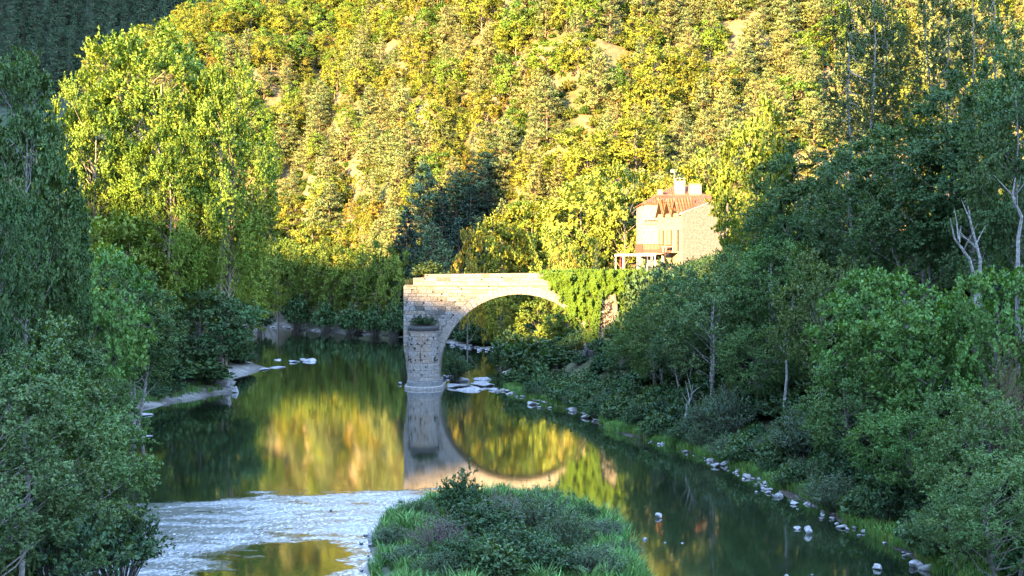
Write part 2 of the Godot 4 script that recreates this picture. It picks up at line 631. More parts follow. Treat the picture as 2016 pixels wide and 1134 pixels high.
# a broadleaf tree: trunk, limbs to the lobes of the crown, sprigs of single leaves on every lobe
func broadleaf(s: Dictionary) -> Array:
	var wood := Buf.new()
	var green := Buf.new()
	var h: float = s.h
	var r: float = s.r
	var base: float = s.base
	var ry := (h - base) * 0.5
	var cy := base + ry
	var stems: int = s.get("stems", 1)
	var tr: float = s.get("tr", h * 0.018)
	var tc: Color = s.get("tc", Color(0.17, 0.15, 0.12))
	var col: Color = s.col
	var tops := []
	for k in stems:
		var a := TAU * k / stems + rf(-0.4, 0.4)
		var out := Vector3(cos(a), 0, sin(a)) * (r * 0.35 * (1.0 if stems > 1 else 0.15))
		var top := Vector3(out.x * 1.5, h * s.get("reach", 0.82), out.z * 1.5)
		var p0 := Vector3(out.x * 0.15, -0.4, out.z * 0.15)
		var pts := []
		var rad := []
		for j in 6:
			var t := j / 5.0
			var bend := out * sin(t * PI * 0.5) * 1.0
			pts.append(Vector3(p0.x + bend.x, lerpf(-0.4, top.y, t), p0.z + bend.z) + U() * (h * 0.008 * j * 0.5))
			rad.append(lerpf(tr, tr * 0.22, t) * (1.25 if j == 0 else 1.0))
		tube(wood, pts, rad, 7, tc)
		tops.append(pts)
	var puffs: int = s.puffs
	var vs: float = s.get("vs", 0.75)
	var lumpy := FastNoiseLite.new()
	lumpy.seed = rng.randi()
	lumpy.frequency = 0.9
	for k in puffs:
		var y := 1.0 - 1.75 * (k + 0.5) / puffs
		var a := k * 2.39996 + rf(-0.4, 0.4)
		var rr := sqrt(maxf(0.0, 1.0 - y * y))
		var dir := Vector3(cos(a) * rr, y, sin(a) * rr)
		var inner := rf(0.35, 0.7) if k % 4 == 0 else rf(0.72, 0.95)
		inner *= 1.0 + 0.45 * lumpy.get_noise_3d(dir.x, dir.y, dir.z)
		var wide := 1.0
		if s.has("cone"):
			wide = lerpf(1.0, clampf(0.55 * (1.0 - dir.y) + 0.1, 0.12, 1.0), s.cone)
		var c := Vector3(dir.x * r * inner * wide, cy + dir.y * ry * inner, dir.z * r * inner * wide)
		var pr: float = r * rf(0.20, 0.34) * s.get("puff", 1.0) * lerpf(1.0, wide, 0.5)
		var pts: Array = tops[k % stems]
		var t := clampf((c.y - r * 0.5) / (h * 0.82), 0.12, 0.95)
		var f := t * 5.0
		var from: Vector3 = pts[int(f)].lerp(pts[mini(int(f) + 1, 5)], f - int(f))
		if k % 2 == 0 or s.get("limbs", false):
			limb(wood, from, c, tr * lerpf(0.42, 0.16, t), tr * 0.06, -r * 0.04, tc)
		var tone := rf(0.82, 1.18)
		var pc := Color(col.r * tone * rf(0.92, 1.10), col.g * tone, col.b * tone)
		for j in int(s.spr):
			var d := U() + dir * 0.75
			d.y = d.y * vs + s.get("lift", 0.2)
			d = d.normalized()
			var start := c + Vector3(d.x, d.y * vs, d.z) * (pr * rf(0.1, 0.75)) + U() * (pr * 0.2)
			sprig(green, start, d, pr * rf(0.45, 0.75), int(s.lv), s.ll, s.lw, pc, s.get("spread", 0.9), s.get("droop", 0.05), (d * 0.7 + dir * 0.5 + Vector3(0, 0.25, 0)).normalized())
	return [made(wood), made(green)]

# a conifer: straight trunk, whorls of branches, flat pads of needle tufts
func conifer(s: Dictionary) -> Array:
	var wood := Buf.new()
	var green := Buf.new()
	var h: float = s.h
	var r: float = s.r
	var base: float = s.base
	var tc: Color = s.get("tc", Color(0.24, 0.15, 0.10))
	var lean := Vector3(rf(-0.4, 0.4), 0, rf(-0.4, 0.4))
	tube(wood, [Vector3(0, -0.6, 0), lean * 0.3 + Vector3(0, h * 0.4, 0), lean * 0.7 + Vector3(0, h * 0.75, 0), lean + Vector3(0, h * 0.99, 0)], [h * 0.013, h * 0.009, h * 0.005, 0.01], 6, tc)
	var whorls: int = s.whorls
	for k in whorls:
		var t := k / float(whorls - 1)
		var y := lerpf(base, h * 0.97, t)
		var prof: float = pow(1.0 - t, s.get("taper", 0.8)) * lerpf(s.get("skirt", 0.8), 1.0, ss(0.0, 0.3, t)) + 0.06
		var n := 5 + (k % 2)
		for j in n:
			if rng.randf() < s.get("gaps", 0.12):
				continue
			var a := TAU * j / n + k * 0.9 + rf(-0.35, 0.35)
			var length := r * prof * rf(0.65, 1.15)
			var d := Vector3(cos(a), s.get("rise", 0.15) + 0.5 * t, sin(a)).normalized()
			var p := Vector3(lean.x * t, y + rf(-0.25, 0.25), lean.z * t)
			var q := p + d * length
			q.y -= s.get("sag", 0.06) * length
			if length > 1.0:
				limb(wood, p, q, h * 0.004, 0.012, -0.05 * length, tc, 4)
			var tone := rf(0.8, 1.2)
			var pc: Color = s.col
			pc = Color(pc.r * tone * rf(0.92, 1.12), pc.g * tone, pc.b * tone)
			var pads := maxi(2, int(length * s.pads))
			for m in pads:
				var u := lerpf(0.28, 1.0, (m + rng.randf()) / pads)
				var c := p.lerp(q, u) + Vector3(rf(-1, 1), rf(-0.18, 0.22), rf(-1, 1)) * (length * 0.19 + 0.08)
				var sd := (d + U() * 0.8 + Vector3(0, 0.25, 0)).normalized()
				sprig(green, c, sd, s.ll * 1.3, int(s.lv), s.ll, s.lw, pc, 0.75, 0.22, (Vector3(d.x, 0, d.z) * 0.6 + Vector3(0, 0.5, 0) + U() * 0.35).normalized())
	return [made(wood), made(green)]

# a bush: many stems from the ground, leaves all along them
func shrub(s: Dictionary) -> Array:
	var wood = Buf.new()
	var green = Buf.new()
	var tc: Color = s.get("tc", Color(0.12, 0.10, 0.08))
	for k in int(s.stems):
		var a = k * 2.39996
		var u = sqrt((k + 0.5) / s.stems)
		var out = Vector3(cos(a), 0, sin(a)) * (s.r * u)
		var q = Vector3(out.x, s.h * (1.0 - 0.55 * u * u) * rf(0.72, 1.08), out.z) + U() * (s.r * 0.12)
		var p = out * 0.25
		p.y = -0.1
		var m = p.lerp(q, 0.5) + Vector3(0, s.h * 0.12, 0)
		tube(wood, [p, m, q], [s.get("tr", 0.025), 0.012, 0.004], 4, tc)
		var tone = rf(0.8, 1.2)
		var col: Color = s.col
		col = Color(col.r * tone * rf(0.92, 1.1), col.g * tone, col.b * tone)
		var n: int = s.spr
		for j in n:
			var t = lerpf(s.get("from", 0.3), 1.0, (j + rng.randf()) / n)
			var c = m.lerp(q, t * 2.0 - 1.0) if t > 0.5 else p.lerp(m, t * 2.0)
			var d = ((q - m).normalized() * s.get("upright", 0.7) + U() * 0.7).normalized()
			sprig(green, c + U() * (s.r * 0.06), d, s.get("twig", 0.3), int(s.lv), s.ll, s.lw, col, s.get("spread", 0.7), s.get("droop", 0.1))
	return [made(wood), made(green)]

func keep(called: String, s: Dictionary, pair: Array) -> void:
	protos[called] = {"h": s.h, "r": s.r, "wood": pair[0], "green": pair[1]}

func species() -> void:
	# near and middle broadleaf trees
	for k in 3:
		var a := {"h": 10.0, "r": 4.0, "base": 1.4, "puffs": 60, "spr": 23, "lv": 17, "ll": 0.17, "lw": 0.11, "col": Color(0.062, 0.108, 0.036), "droop": 0.0, "lift": 0.1, "vs": 0.6, "stems": 1 + k % 2, "tr": 0.17}
		keep("alder%d" % k, a, broadleaf(a))
	for k in 3:
		var a := {"h": 12.0, "r": 4.2, "base": 2.6, "puffs": 60, "spr": 22, "lv": 17, "ll": 0.21, "lw": 0.11, "col": Color(0.068, 0.108, 0.040), "droop": -0.15, "lift": 0.35, "vs": 0.95, "stems": 2 + k % 2, "tr": 0.16, "tc": Color(0.33, 0.30, 0.26), "puff": 1.0}
		keep("ash%d" % k, a, broadleaf(a))
	for k in 2:
		var a := {"h": 10.0, "r": 4.2, "base": 1.2, "puffs": 54, "spr": 17, "lv": 13, "ll": 0.235, "lw": 0.19, "col": Color(0.070, 0.138, 0.034), "droop": -0.12, "lift": 0.05, "vs": 0.5, "tr": 0.16}
		keep("maple%d" % k, a, broadleaf(a))
	var wal := {"h": 9.5, "r": 5.2, "base": 0.6, "puffs": 54, "spr": 20, "lv": 15, "ll": 0.34, "lw": 0.15, "col": Color(0.044, 0.082, 0.032), "droop": -0.35, "lift": -0.1, "vs": 0.45, "tr": 0.24}
	keep("walnut0", wal, broadleaf(wal))
	for k in 2:
		var a := {"h": 30.0, "r": 8.0, "base": 5.0, "puffs": 130, "spr": 36, "lv": 16, "ll": 0.25, "lw": 0.20, "col": Color(0.112, 0.160, 0.024), "droop": 0.25, "lift": 0.8, "vs": 1.5, "stems": 2 + k, "tr": 0.34, "tc": Color(0.34, 0.27, 0.19), "puff": 0.72, "spread": 0.8}
		keep("poplar%d" % k, a, broadleaf(a))
	for k in 3:
		var a := {"h": 25.0, "r": 3.0, "base": 4.0, "puffs": 110, "spr": 14, "lv": 14, "ll": 0.165, "lw": 0.12, "col": Color(0.070, 0.090, 0.034), "droop": 0.1, "lift": 0.9, "vs": 1.7, "stems": 2, "tr": 0.15, "tc": Color(0.32, 0.29, 0.24), "puff": 1.05, "reach": 0.97}
		keep("aspen%d" % k, a, broadleaf(a))
	for k in 3:
		var a := {"h": 20.0, "r": 4.8, "base": 2.6, "puffs": 124, "spr": 25, "lv": 16, "ll": 0.21, "lw": 0.15, "col": Color(0.064, 0.106, 0.040), "droop": 0.0, "lift": 0.25, "vs": 0.85, "stems": 1 + k, "tr": 0.22, "tc": Color(0.30, 0.27, 0.23), "puff": 0.85}
		keep("tall%d" % k, a, broadleaf(a))
	# broadleaf trees seen from far
	for k in 5:
		var a := {"h": 11.0, "r": 3.9 + 0.5 * (k % 2), "base": 0.8, "puffs": 40, "spr": 20, "lv": 14, "ll": 0.29, "lw": 0.21, "col": Color(0.138, 0.168, 0.030), "droop": 0.1, "lift": 0.35, "vs": 0.85, "tr": 0.17, "tc": Color(0.24, 0.19, 0.14)}
		keep("oak%d" % k, a, broadleaf(a))
	for k in 3:
		var a := {"h": 8.0, "r": 3.2, "base": 0.4, "puffs": 30, "spr": 14, "lv": 12, "ll": 0.24, "lw": 0.16, "col": Color(0.175, 0.160, 0.034), "droop": 0.2, "lift": 0.5, "vs": 1.0, "tr": 0.12, "puff": 0.9}
		keep("birch%d" % k, a, broadleaf(a))
	for k in 5:
		var a := {"h": 13.0, "r": 3.9 if k < 3 else 2.9, "base": 0.7 + 0.3 * (k % 3), "whorls": 15, "taper": 0.55 if k < 3 else 0.8, "skirt": 0.8, "pads": 7.5, "lv": 12, "ll": 0.31, "lw": 0.11, "col": Color(0.146, 0.164, 0.066), "gaps": 0.10, "rise": 0.12}
		keep("pine%d" % k, a, conifer(a))
	for k in 2:
		var a := {"h": 18.0, "r": 4.0, "base": 1.2, "whorls": 20, "taper": 0.85, "skirt": 1.0, "pads": 5.5, "lv": 12, "ll": 0.36, "lw": 0.13, "col": Color(0.050, 0.070, 0.040), "gaps": 0.06, "rise": 0.02, "sag": 0.16}
		keep("spruce%d" % k, a, conifer(a))
	# bushes
	for k in 2:
		var a := {"h": 2.6, "r": 1.3, "stems": 60, "spr": 11, "lv": 9, "ll": 0.13, "lw": 0.032, "col": Color(0.060, 0.088, 0.050), "twig": 0.34, "upright": 1.0, "droop": 0.25}
		keep("willow%d" % k, a, shrub(a))
	for k in 2:
		var a := {"h": 2.4, "r": 1.3, "stems": 50, "spr": 11, "lv": 9, "ll": 0.11, "lw": 0.075, "col": Color(0.040, 0.074, 0.034), "twig": 0.28}
		keep("bush%d" % k, a, shrub(a))
	var far := {"h": 2.6, "r": 1.7, "stems": 46, "spr": 8, "lv": 7, "ll": 0.26, "lw": 0.17, "col": Color(0.045, 0.078, 0.032), "twig": 0.36}
	keep("thicket0", far, shrub(far))
	var dry := {"h": 1.9, "r": 1.1, "stems": 80, "spr": 8, "lv": 5, "ll": 0.08, "lw": 0.02, "col": Color(0.105, 0.085, 0.075), "twig": 0.26, "tc": Color(0.13, 0.10, 0.09), "tr": 0.014, "upright": 1.0}
	keep("dry0", dry, shrub(dry))

# places a tree or bush whose top and width are as given
func plant(kind: String, called: String, at: Vector3, h: float, r: float, label: String, category: String, group := "", mat: Material = null, tall := true) -> Node3D:
	var p: Dictionary = protos[kind]
	var o := root(called, at, label, category, group, rf(0.0, TAU))
	o.scale = Vector3(r / p.r, h / p.h, r / p.r)
	part("trunk" if tall else "stems", p.wood, M.bark, o)
	part("crown" if tall else "foliage", p.green, mat if mat else M.leaf, o)
	return o

# the same, by bearing, distance, the elevation of its top and its width as measured
func plant_seen(kind: String, called: String, px: float, d: float, top: float, width: float, label: String, category: String, group := "", mat: Material = null, tall := true) -> Node3D:
	var w := at_px(px, d)
	var y := ground(w.x, w.y)
	y = maxf(y, 0.0)
	var h := maxf(height_at(top, d) - y, 0.6)
	var wide := width * 0.5 / F * d
	if h / wide > 3.2 and (kind.begins_with("ash") or kind.begins_with("alder")):
		kind = "tall" + kind.substr(kind.length() - 1)
	return plant(kind, called, Vector3(w.x, y, w.y), h, width * 0.5 / F * d, label, category, group, mat, tall)

# ------------------------------------------------------------------ the broken bridge
const BX := 0.75          # arch centre
const BY := 1.44
const BR := 8.45
const BZ := -122.0

func ring(r: float, from: float, to: float, n: int) -> PackedVector2Array:
	var out := PackedVector2Array()
	for k in n + 1:
		var a := lerpf(from, to, k / float(n))
		out.append(Vector2(BX + cos(a) * r, BY + sin(a) * r))
	return out

func stone_tone() -> Color:
	var t := rf(0.72, 1.22)
	var w := rf(-0.03, 0.03)
	var c := Color(0.24 + w * 0.6, 0.212, 0.180 - w * 0.6) * t
	if rng.randf() < 0.10:
		c = Color(0.16, 0.145, 0.12) * rf(0.7, 1.1)
	return c

func bridge() -> void:
	var o := root("stone_bridge", Vector3(0, 0, BZ), "broken pale stone arch bridge ending at a lone pier in the river", "bridge")
	# body
	var body := PackedVector2Array([Vector2(-10.95, -1.2), Vector2(-11.05, 1.2), Vector2(-11.12, 1.9), Vector2(-11.26, 3.35), Vector2(-11.42, 4.1), Vector2(-11.45, 4.9), Vector2(-11.42, 10.78), Vector2(-10.42, 10.80), Vector2(-10.42, 11.62), Vector2(-9.2, 11.66), Vector2(-9.2, 12.0), Vector2(3.0, 12.15), Vector2(14.6, 12.2), Vector2(14.6, 3.2), Vector2(9.26, 3.2)])
	body.append_array(ring(BR + 0.03, 0.12, PI - 0.05, 46))
	body.append(Vector2(-7.72, -1.2))
	body.reverse()
	var b := Buf.new()
	var mortar := Color(0.17, 0.15, 0.12)
	extrude(b, body, -4.2, 0.0, mortar)
	part("masonry_core", made(b), M.stone, o)
	# arch ring
	var nv := 44
	for k in nv:
		var a0 := lerpf(PI - 0.04, 0.55, k / float(nv))
		var a1 := lerpf(PI - 0.04, 0.55, (k + 1) / float(nv))
		var gap := 0.0018
		var deep := BR + (0.92 if k % 2 == 0 else 0.80)
		var poly := PackedVector2Array([ring(BR, a0 - gap, a0 - gap, 1)[0], ring(BR, a1 + gap, a1 + gap, 1)[0], ring(deep, a1 + gap, a1 + gap, 1)[0], ring(deep, a0 - gap, a0 - gap, 1)[0]])
		var q := Buf.new()
		prism(q, poly, -0.55, 0.075 + rf(0, 0.03), 0.02, stone_tone().lerp(Color(0.29, 0.255, 0.215), 0.6))
		part("arch_stone", made(q), M.stone, o)
	# coursed face stones: pier and haunch, then the parapet
	var hole := ring(BR + 0.94, -0.3, PI + 0.3, 60)
	hole.append(Vector2(BX - 7.0, -3.0))
	hole.append(Vector2(BX + 7.0, -3.0))
	var face := Geometry2D.offset_polygon(body, -0.02)[0]
	var y := 1.0
	while y < 10.7:
		var ch := rf(0.34, 0.52)
		if y + ch > 10.72:
			ch = 10.82 - y
		var x := -11.5 + rf(-0.5, 0.0)
		while x < 4.6:
			var w := rf(0.5, 1.25)
			var r := PackedVector2Array([Vector2(x + 0.018, y + 0.016), Vector2(x + w - 0.018, y + 0.016), Vector2(x + w - 0.018, y + ch - 0.016), Vector2(x + 0.018, y + ch - 0.016)])
			x += w
			if y < 6.2 and r[0].x > -10.75 and r[1].x < -7.85:
				continue
			place_stone(r, hole, face, o)
		y += ch
	y = 10.86
	for course in [0.40, 0.38, 0.42]:
		var x := -11.4 + rf(-0.4, 0.0)
		while x < 5.4:
			var w := rf(0.7, 1.5)
			var r := PackedVector2Array([Vector2(x + 0.018, y + 0.014), Vector2(x + w - 0.018, y + 0.014), Vector2(x + w - 0.018, y + course - 0.014), Vector2(x + 0.018, y + course - 0.014)])
			x += w
			place_stone(r, PackedVector2Array(), face, o, "parapet_stone")
		y += course
	# string course under the parapet
	var sc := Buf.new()
	box(sc, Vector3(-3.2, 10.84, 0.05), Vector3(16.2, 0.07, 0.22), Basis(), Color(0.30, 0.265, 0.21), 0.02)
	part("string_course", made(sc), M.stone, o)
	# rounded cutwater
	var cx := -9.3
	var cut := Node3D.new()
	cut.name = "cutwater"
	cut.position = Vector3(cx, 0, 0)
	o.add_child(cut)
	var core := Buf.new()
	half_drum(core, -1.2, 6.15, 1.56, 1.46, 0.0, PI, 20, mortar)
	part("cutwater_core", made(core), M.stone, cut)
	y = 0.86
	var row := 0
	while y < 6.02:
		var ch := minf(rf(0.34, 0.44), 6.06 - y)
		if 6.06 - y - ch < 0.15:
			ch = 6.06 - y
		var a := 0.0 if row % 2 == 0 else -0.2
		while a < PI:
			var w := rf(0.34, 0.62)
			var a0 := maxf(a, 0.0) + 0.008
			var a1 := minf(a + w, PI) - 0.008
			a += w
			if a1 - a0 < 0.06:
				continue
			var rr := lerpf(1.56, 1.46, y / 6.2) + (0.10 * (1.0 - y / 3.0) if y < 3.0 else 0.0)
			var q := Buf.new()
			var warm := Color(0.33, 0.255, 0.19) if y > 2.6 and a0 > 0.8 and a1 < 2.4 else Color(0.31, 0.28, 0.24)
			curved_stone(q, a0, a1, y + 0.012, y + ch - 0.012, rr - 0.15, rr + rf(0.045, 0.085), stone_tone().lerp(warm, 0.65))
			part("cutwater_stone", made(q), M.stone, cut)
		y += ch
		row += 1
	var cap := Buf.new()
	half_drum(cap, 6.10, 6.34, 1.58, 1.66, 0.0, PI, 20, Color(0.075, 0.072, 0.07))
	half_drum(cap, 6.34, 6.56, 1.68, 1.66, 0.0, PI, 20, Color(0.09, 0.087, 0.085))
	half_drum(cap, 6.56, 6.62, 1.55, 1.2, 0.0, PI, 20, Color(0.10, 0.09, 0.07))
	part("cap_ledge", made(cap), M.stone, cut)
	# stepped plinth at the water
	for st in [[-1.3, 0.30, 2.05, Color(0.28, 0.26, 0.23)], [0.30, 0.84, 1.80, Color(0.19, 0.185, 0.175)]]:
		var p := Buf.new()
		half_drum(p, st[0], st[1] - 0.06, st[2], st[2] - 0.02, 0.0, PI, 18, st[3])
		half_drum(p, st[1] - 0.06, st[1], st[2] - 0.02, st[2] - 0.10, 0.0, PI, 18, st[3])
		part("plinth", made(p), M.stone, cut)
		var q := Buf.new()
		box(q, Vector3(0.02, (st[0] + st[1]) * 0.5, -2.0), Vector3(st[2] * 2.0, st[1] - st[0] - 0.006, 4.0), Basis(), st[3], 0.03)
		part("plinth", made(q), M.stone, cut)
	# small gaps and weathered sockets in the stonework, with little weeds
	var weeds := Buf.new()
	for k in 34:
		var a := rf(0.35, 2.8)
		var yy := rf(3.0, 6.0)
		if k > 27:
			yy = rf(1.2, 3.0)
		var p := Vector3(cx + cos(a) * 1.56, yy, sin(a) * 1.58)
		for m in 3:
			sprig(weeds, p, Vector3(cos(a), -0.3, sin(a)), 0.06, 6, 0.13, 0.08, Color(0.022, 0.028, 0.014), 0.9, -0.25)
	for k in 46:
		var p := Vector3(rf(-11.2, 4.0), rf(6.8, 12.0), 0.07)
		if Vector2(p.x - BX, p.y - BY).length() < BR + 0.9:
			continue
		for m in 2:
			sprig(weeds, p, Vector3(0, -0.3, 1), 0.05, 6, 0.12, 0.08, Color(0.03, 0.033, 0.016), 0.9, -0.1)
	var wd := part("wall_weeds", made(weeds), M.leaf, o)
	wd.set_meta("kind", "stuff")
	# the torn abutment below the ivy: rough rubble core
	var rub := Buf.new()
	var core_face := Buf.new()
	rock_face(core_face, [Vector3(9.0, 9.6, 0.5), Vector3(10.9, 9.9, 0.9), Vector3(12.0, 2.8, 2.2), Vector3(8.3, 2.4, 1.7)], 14, 22, 0.32, Color(0.23, 0.20, 0.17))
	part("rubble_abutment", made(core_face), M.rock, o)
	for k in 150:
		var u := rng.randf()
		var v := rng.randf()
		var p := Vector3(lerpf(lerpf(9.3, 8.5, v), lerpf(10.5, 11.8, v), u), lerpf(9.4, 2.6, v), lerpf(0.65, 1.9, v) + 0.12)
		p += U() * 0.12
		var t := rf(0.6, 1.25)
		box(rub, p, Vector3(rf(0.18, 0.5), rf(0.10, 0.34), 0.4), Basis.from_euler(Vector3(rf(-0.6, 0.6), rf(-0.8, 0.8), rf(-0.9, 0.9))), Color(0.205, 0.19, 0.165) * t, 0.03)
	var rb := part("rubble_stone", made(rub), M.rock, o)
	rb.set_meta("kind", "stuff")

func place_stone(r: PackedVector2Array, hole: PackedVector2Array, face: PackedVector2Array, o: Node3D, called := "face_stone") -> void:
	var pieces := Geometry2D.intersect_polygons(r, face)
	for p in pieces:
		var rest: Array = [p] if hole.is_empty() else Geometry2D.clip_polygons(p, hole)
		for q in rest:
			if Geometry2D.is_polygon_clockwise(q) and rest.size() > 1:
				continue
			var lo := Vector2(1e9, 1e9)
			var hi := -lo
			for v in q:
				lo = lo.min(v)
				hi = hi.max(v)
			if hi.x - lo.x < 0.14 or hi.y - lo.y < 0.12:
				continue
			var b := Buf.new()
			prism(b, q, -0.25, rf(0.03, 0.085), 0.022, stone_tone())
			part(called, made(b), M.stone, o)

func half_drum(b: Buf, y0: float, y1: float, r0: float, r1: float, a0: float, a1: float, n: int, col: Color) -> void:
	for k in n:
		var p := lerpf(a0, a1, k / float(n))
		var q := lerpf(a0, a1, (k + 1) / float(n))
		var d0 := Vector3(cos(p), 0, sin(p))
		var d1 := Vector3(cos(q), 0, sin(q))
		quad(b, d1 * r0 + Vector3(0, y0, 0), d0 * r0 + Vector3(0, y0, 0), d0 * r1 + Vector3(0, y1, 0), d1 * r1 + Vector3(0, y1, 0), col)
		quad(b, d1 * r1 + Vector3(0, y1, 0), d0 * r1 + Vector3(0, y1, 0), Vector3(0, y1, 0), Vector3(0, y1, 0), col)
		quad(b, d0 * r0 + Vector3(0, y0, 0), d1 * r0 + Vector3(0, y0, 0), Vector3(0, y0, 0), Vector3(0, y0, 0), col)

func curved_stone(b: Buf, a0: float, a1: float, y0: float, y1: float, ri: float, ro: float, col: Color) -> void:
	var n := 3
	var bev := 0.02
	for k in n:
		var p := lerpf(a0, a1, k / float(n))
		var q := lerpf(a0, a1, (k + 1) / float(n))
		var ps := p + (bev / ro if k == 0 else 0.0)
		var qs := q - (bev / ro if k == n - 1 else 0.0)
		var d0 := Vector3(cos(p), 0, sin(p))
		var d1 := Vector3(cos(q), 0, sin(q))
		var e0 := Vector3(cos(ps), 0, sin(ps))
		var e1 := Vector3(cos(qs), 0, sin(qs))
		var lo := Vector3(0, y0, 0)
		var hi := Vector3(0, y1, 0)
		var s := Vector3(0, bev, 0)
		quad(b, e1 * ro + lo + s, e0 * ro + lo + s, e0 * ro + hi - s, e1 * ro + hi - s, col)
		quad(b, d1 * (ro - bev) + hi, e1 * ro + hi - s, e0 * ro + hi - s, d0 * (ro - bev) + hi, col)
		quad(b, d1 * (ro - bev) + lo, d0 * (ro - bev) + lo, e0 * ro + lo + s, e1 * ro + lo + s, col)
		quad(b, d0 * ri + hi, d1 * ri + hi, d1 * (ro - bev) + hi, d0 * (ro - bev) + hi, col)
		quad(b, d1 * ri + lo, d0 * ri + lo, d0 * (ro - bev) + lo, d1 * (ro - bev) + lo, col)
	for a in [[a0, a0 + bev / ro], [a1, a1 - bev / ro]]:
		var d := Vector3(cos(a[0]), 0, sin(a[0]))
		var e := Vector3(cos(a[1]), 0, sin(a[1]))
		quad(b, d * ri + Vector3(0, y0, 0), d * (ro - bev) + Vector3(0, y0, 0), d * (ro - bev) + Vector3(0, y1, 0), d * ri + Vector3(0, y1, 0), col)
		quad(b, d * (ro - bev) + Vector3(0, y0, 0), e * ro + Vector3(0, y0 + bev, 0), e * ro + Vector3(0, y1 - bev, 0), d * (ro - bev) + Vector3(0, y1, 0), col)

func rock_face(b: Buf, c: Array, nu: int, nv: int, rough: float, col: Color) -> void:     # a rough sheet between four corners, closed behind
	var fn := FastNoiseLite.new()
	fn.seed = 31
	fn.frequency = 0.55
	fn.fractal_octaves = 4
	var nn: Vector3 = (c[1] - c[0]).cross(c[3] - c[0]).normalized() * -1.0
	var k0 := b.v.size()
	for r in nv + 1:
		for k in nu + 1:
			var u := k / float(nu)
			var v := r / float(nv)
			var p: Vector3 = c[0].lerp(c[1], u).lerp(c[3].lerp(c[2], u), v)
			var d := fn.get_noise_3d(p.x, p.y * 1.3, p.z)
			var edge := minf(minf(u, 1.0 - u) * 6.0, 1.0)
			p -= nn * (d * rough * 2.0 - (1.0 - edge) * 0.8)
			b.v.append(p)
			b.c.append(col * (0.85 + 0.5 * fn.get_noise_3d(p.x * 3.0, p.y * 3.0, 9.0)))
	for r in nv:
		for k in nu:
			var p := k0 + r * (nu + 1) + k
			b.i.append_array(PackedInt32Array([p, p + 1, p + nu + 2, p, p + nu + 2, p + nu + 1]))

# ------------------------------------------------------------------ the house on the terrace above the bridge
func wall_line(b: Buf, p: Vector3, q: Vector3, y0: float, y1p: float, y1q: float, thick: float, col: Color) -> void:
	var n := (q - p).cross(Vector3.UP).normalized() * thick
	var a := Vector3(p.x, y0, p.z)
	var c := Vector3(q.x, y0, q.z)
	var d := Vector3(q.x, y1q, q.z)
	var e := Vector3(p.x, y1p, p.z)
	quad(b, a, c, d, e, col)
	quad(b, c - n, a - n, e - n, d - n, col)
	quad(b, e, d, d - n, e - n, col)
	quad(b, a, e, e - n, a - n, col)
	quad(b, d, c, c - n, d - n, col)

func tile_run(b: Buf, p: Vector3, q: Vector3, r: float, up: Vector3, col: Color) -> void:     # one column of half round tiles, lapped
	var d := (q - p).normalized()
	var side := d.cross(up).normalized()
	var n := maxi(2, int(p.distance_to(q) / 0.42))
	for k in n:
		var a := p.lerp(q, k / float(n))
		var c := p.lerp(q, (k + 1) / float(n))
		var tone := col * rf(0.72, 1.2)
		for j in 4:
			var t0 := PI * j / 4.0
			var t1 := PI * (j + 1) / 4.0
			var o0 := side * cos(t0) + up * sin(t0)
			var o1 := side * cos(t1) + up * sin(t1)
			quad(b, a + o0 * r * 0.86, a + o1 * r * 0.86, c + o1 * r + up * 0.02, c + o0 * r + up * 0.02, tone)

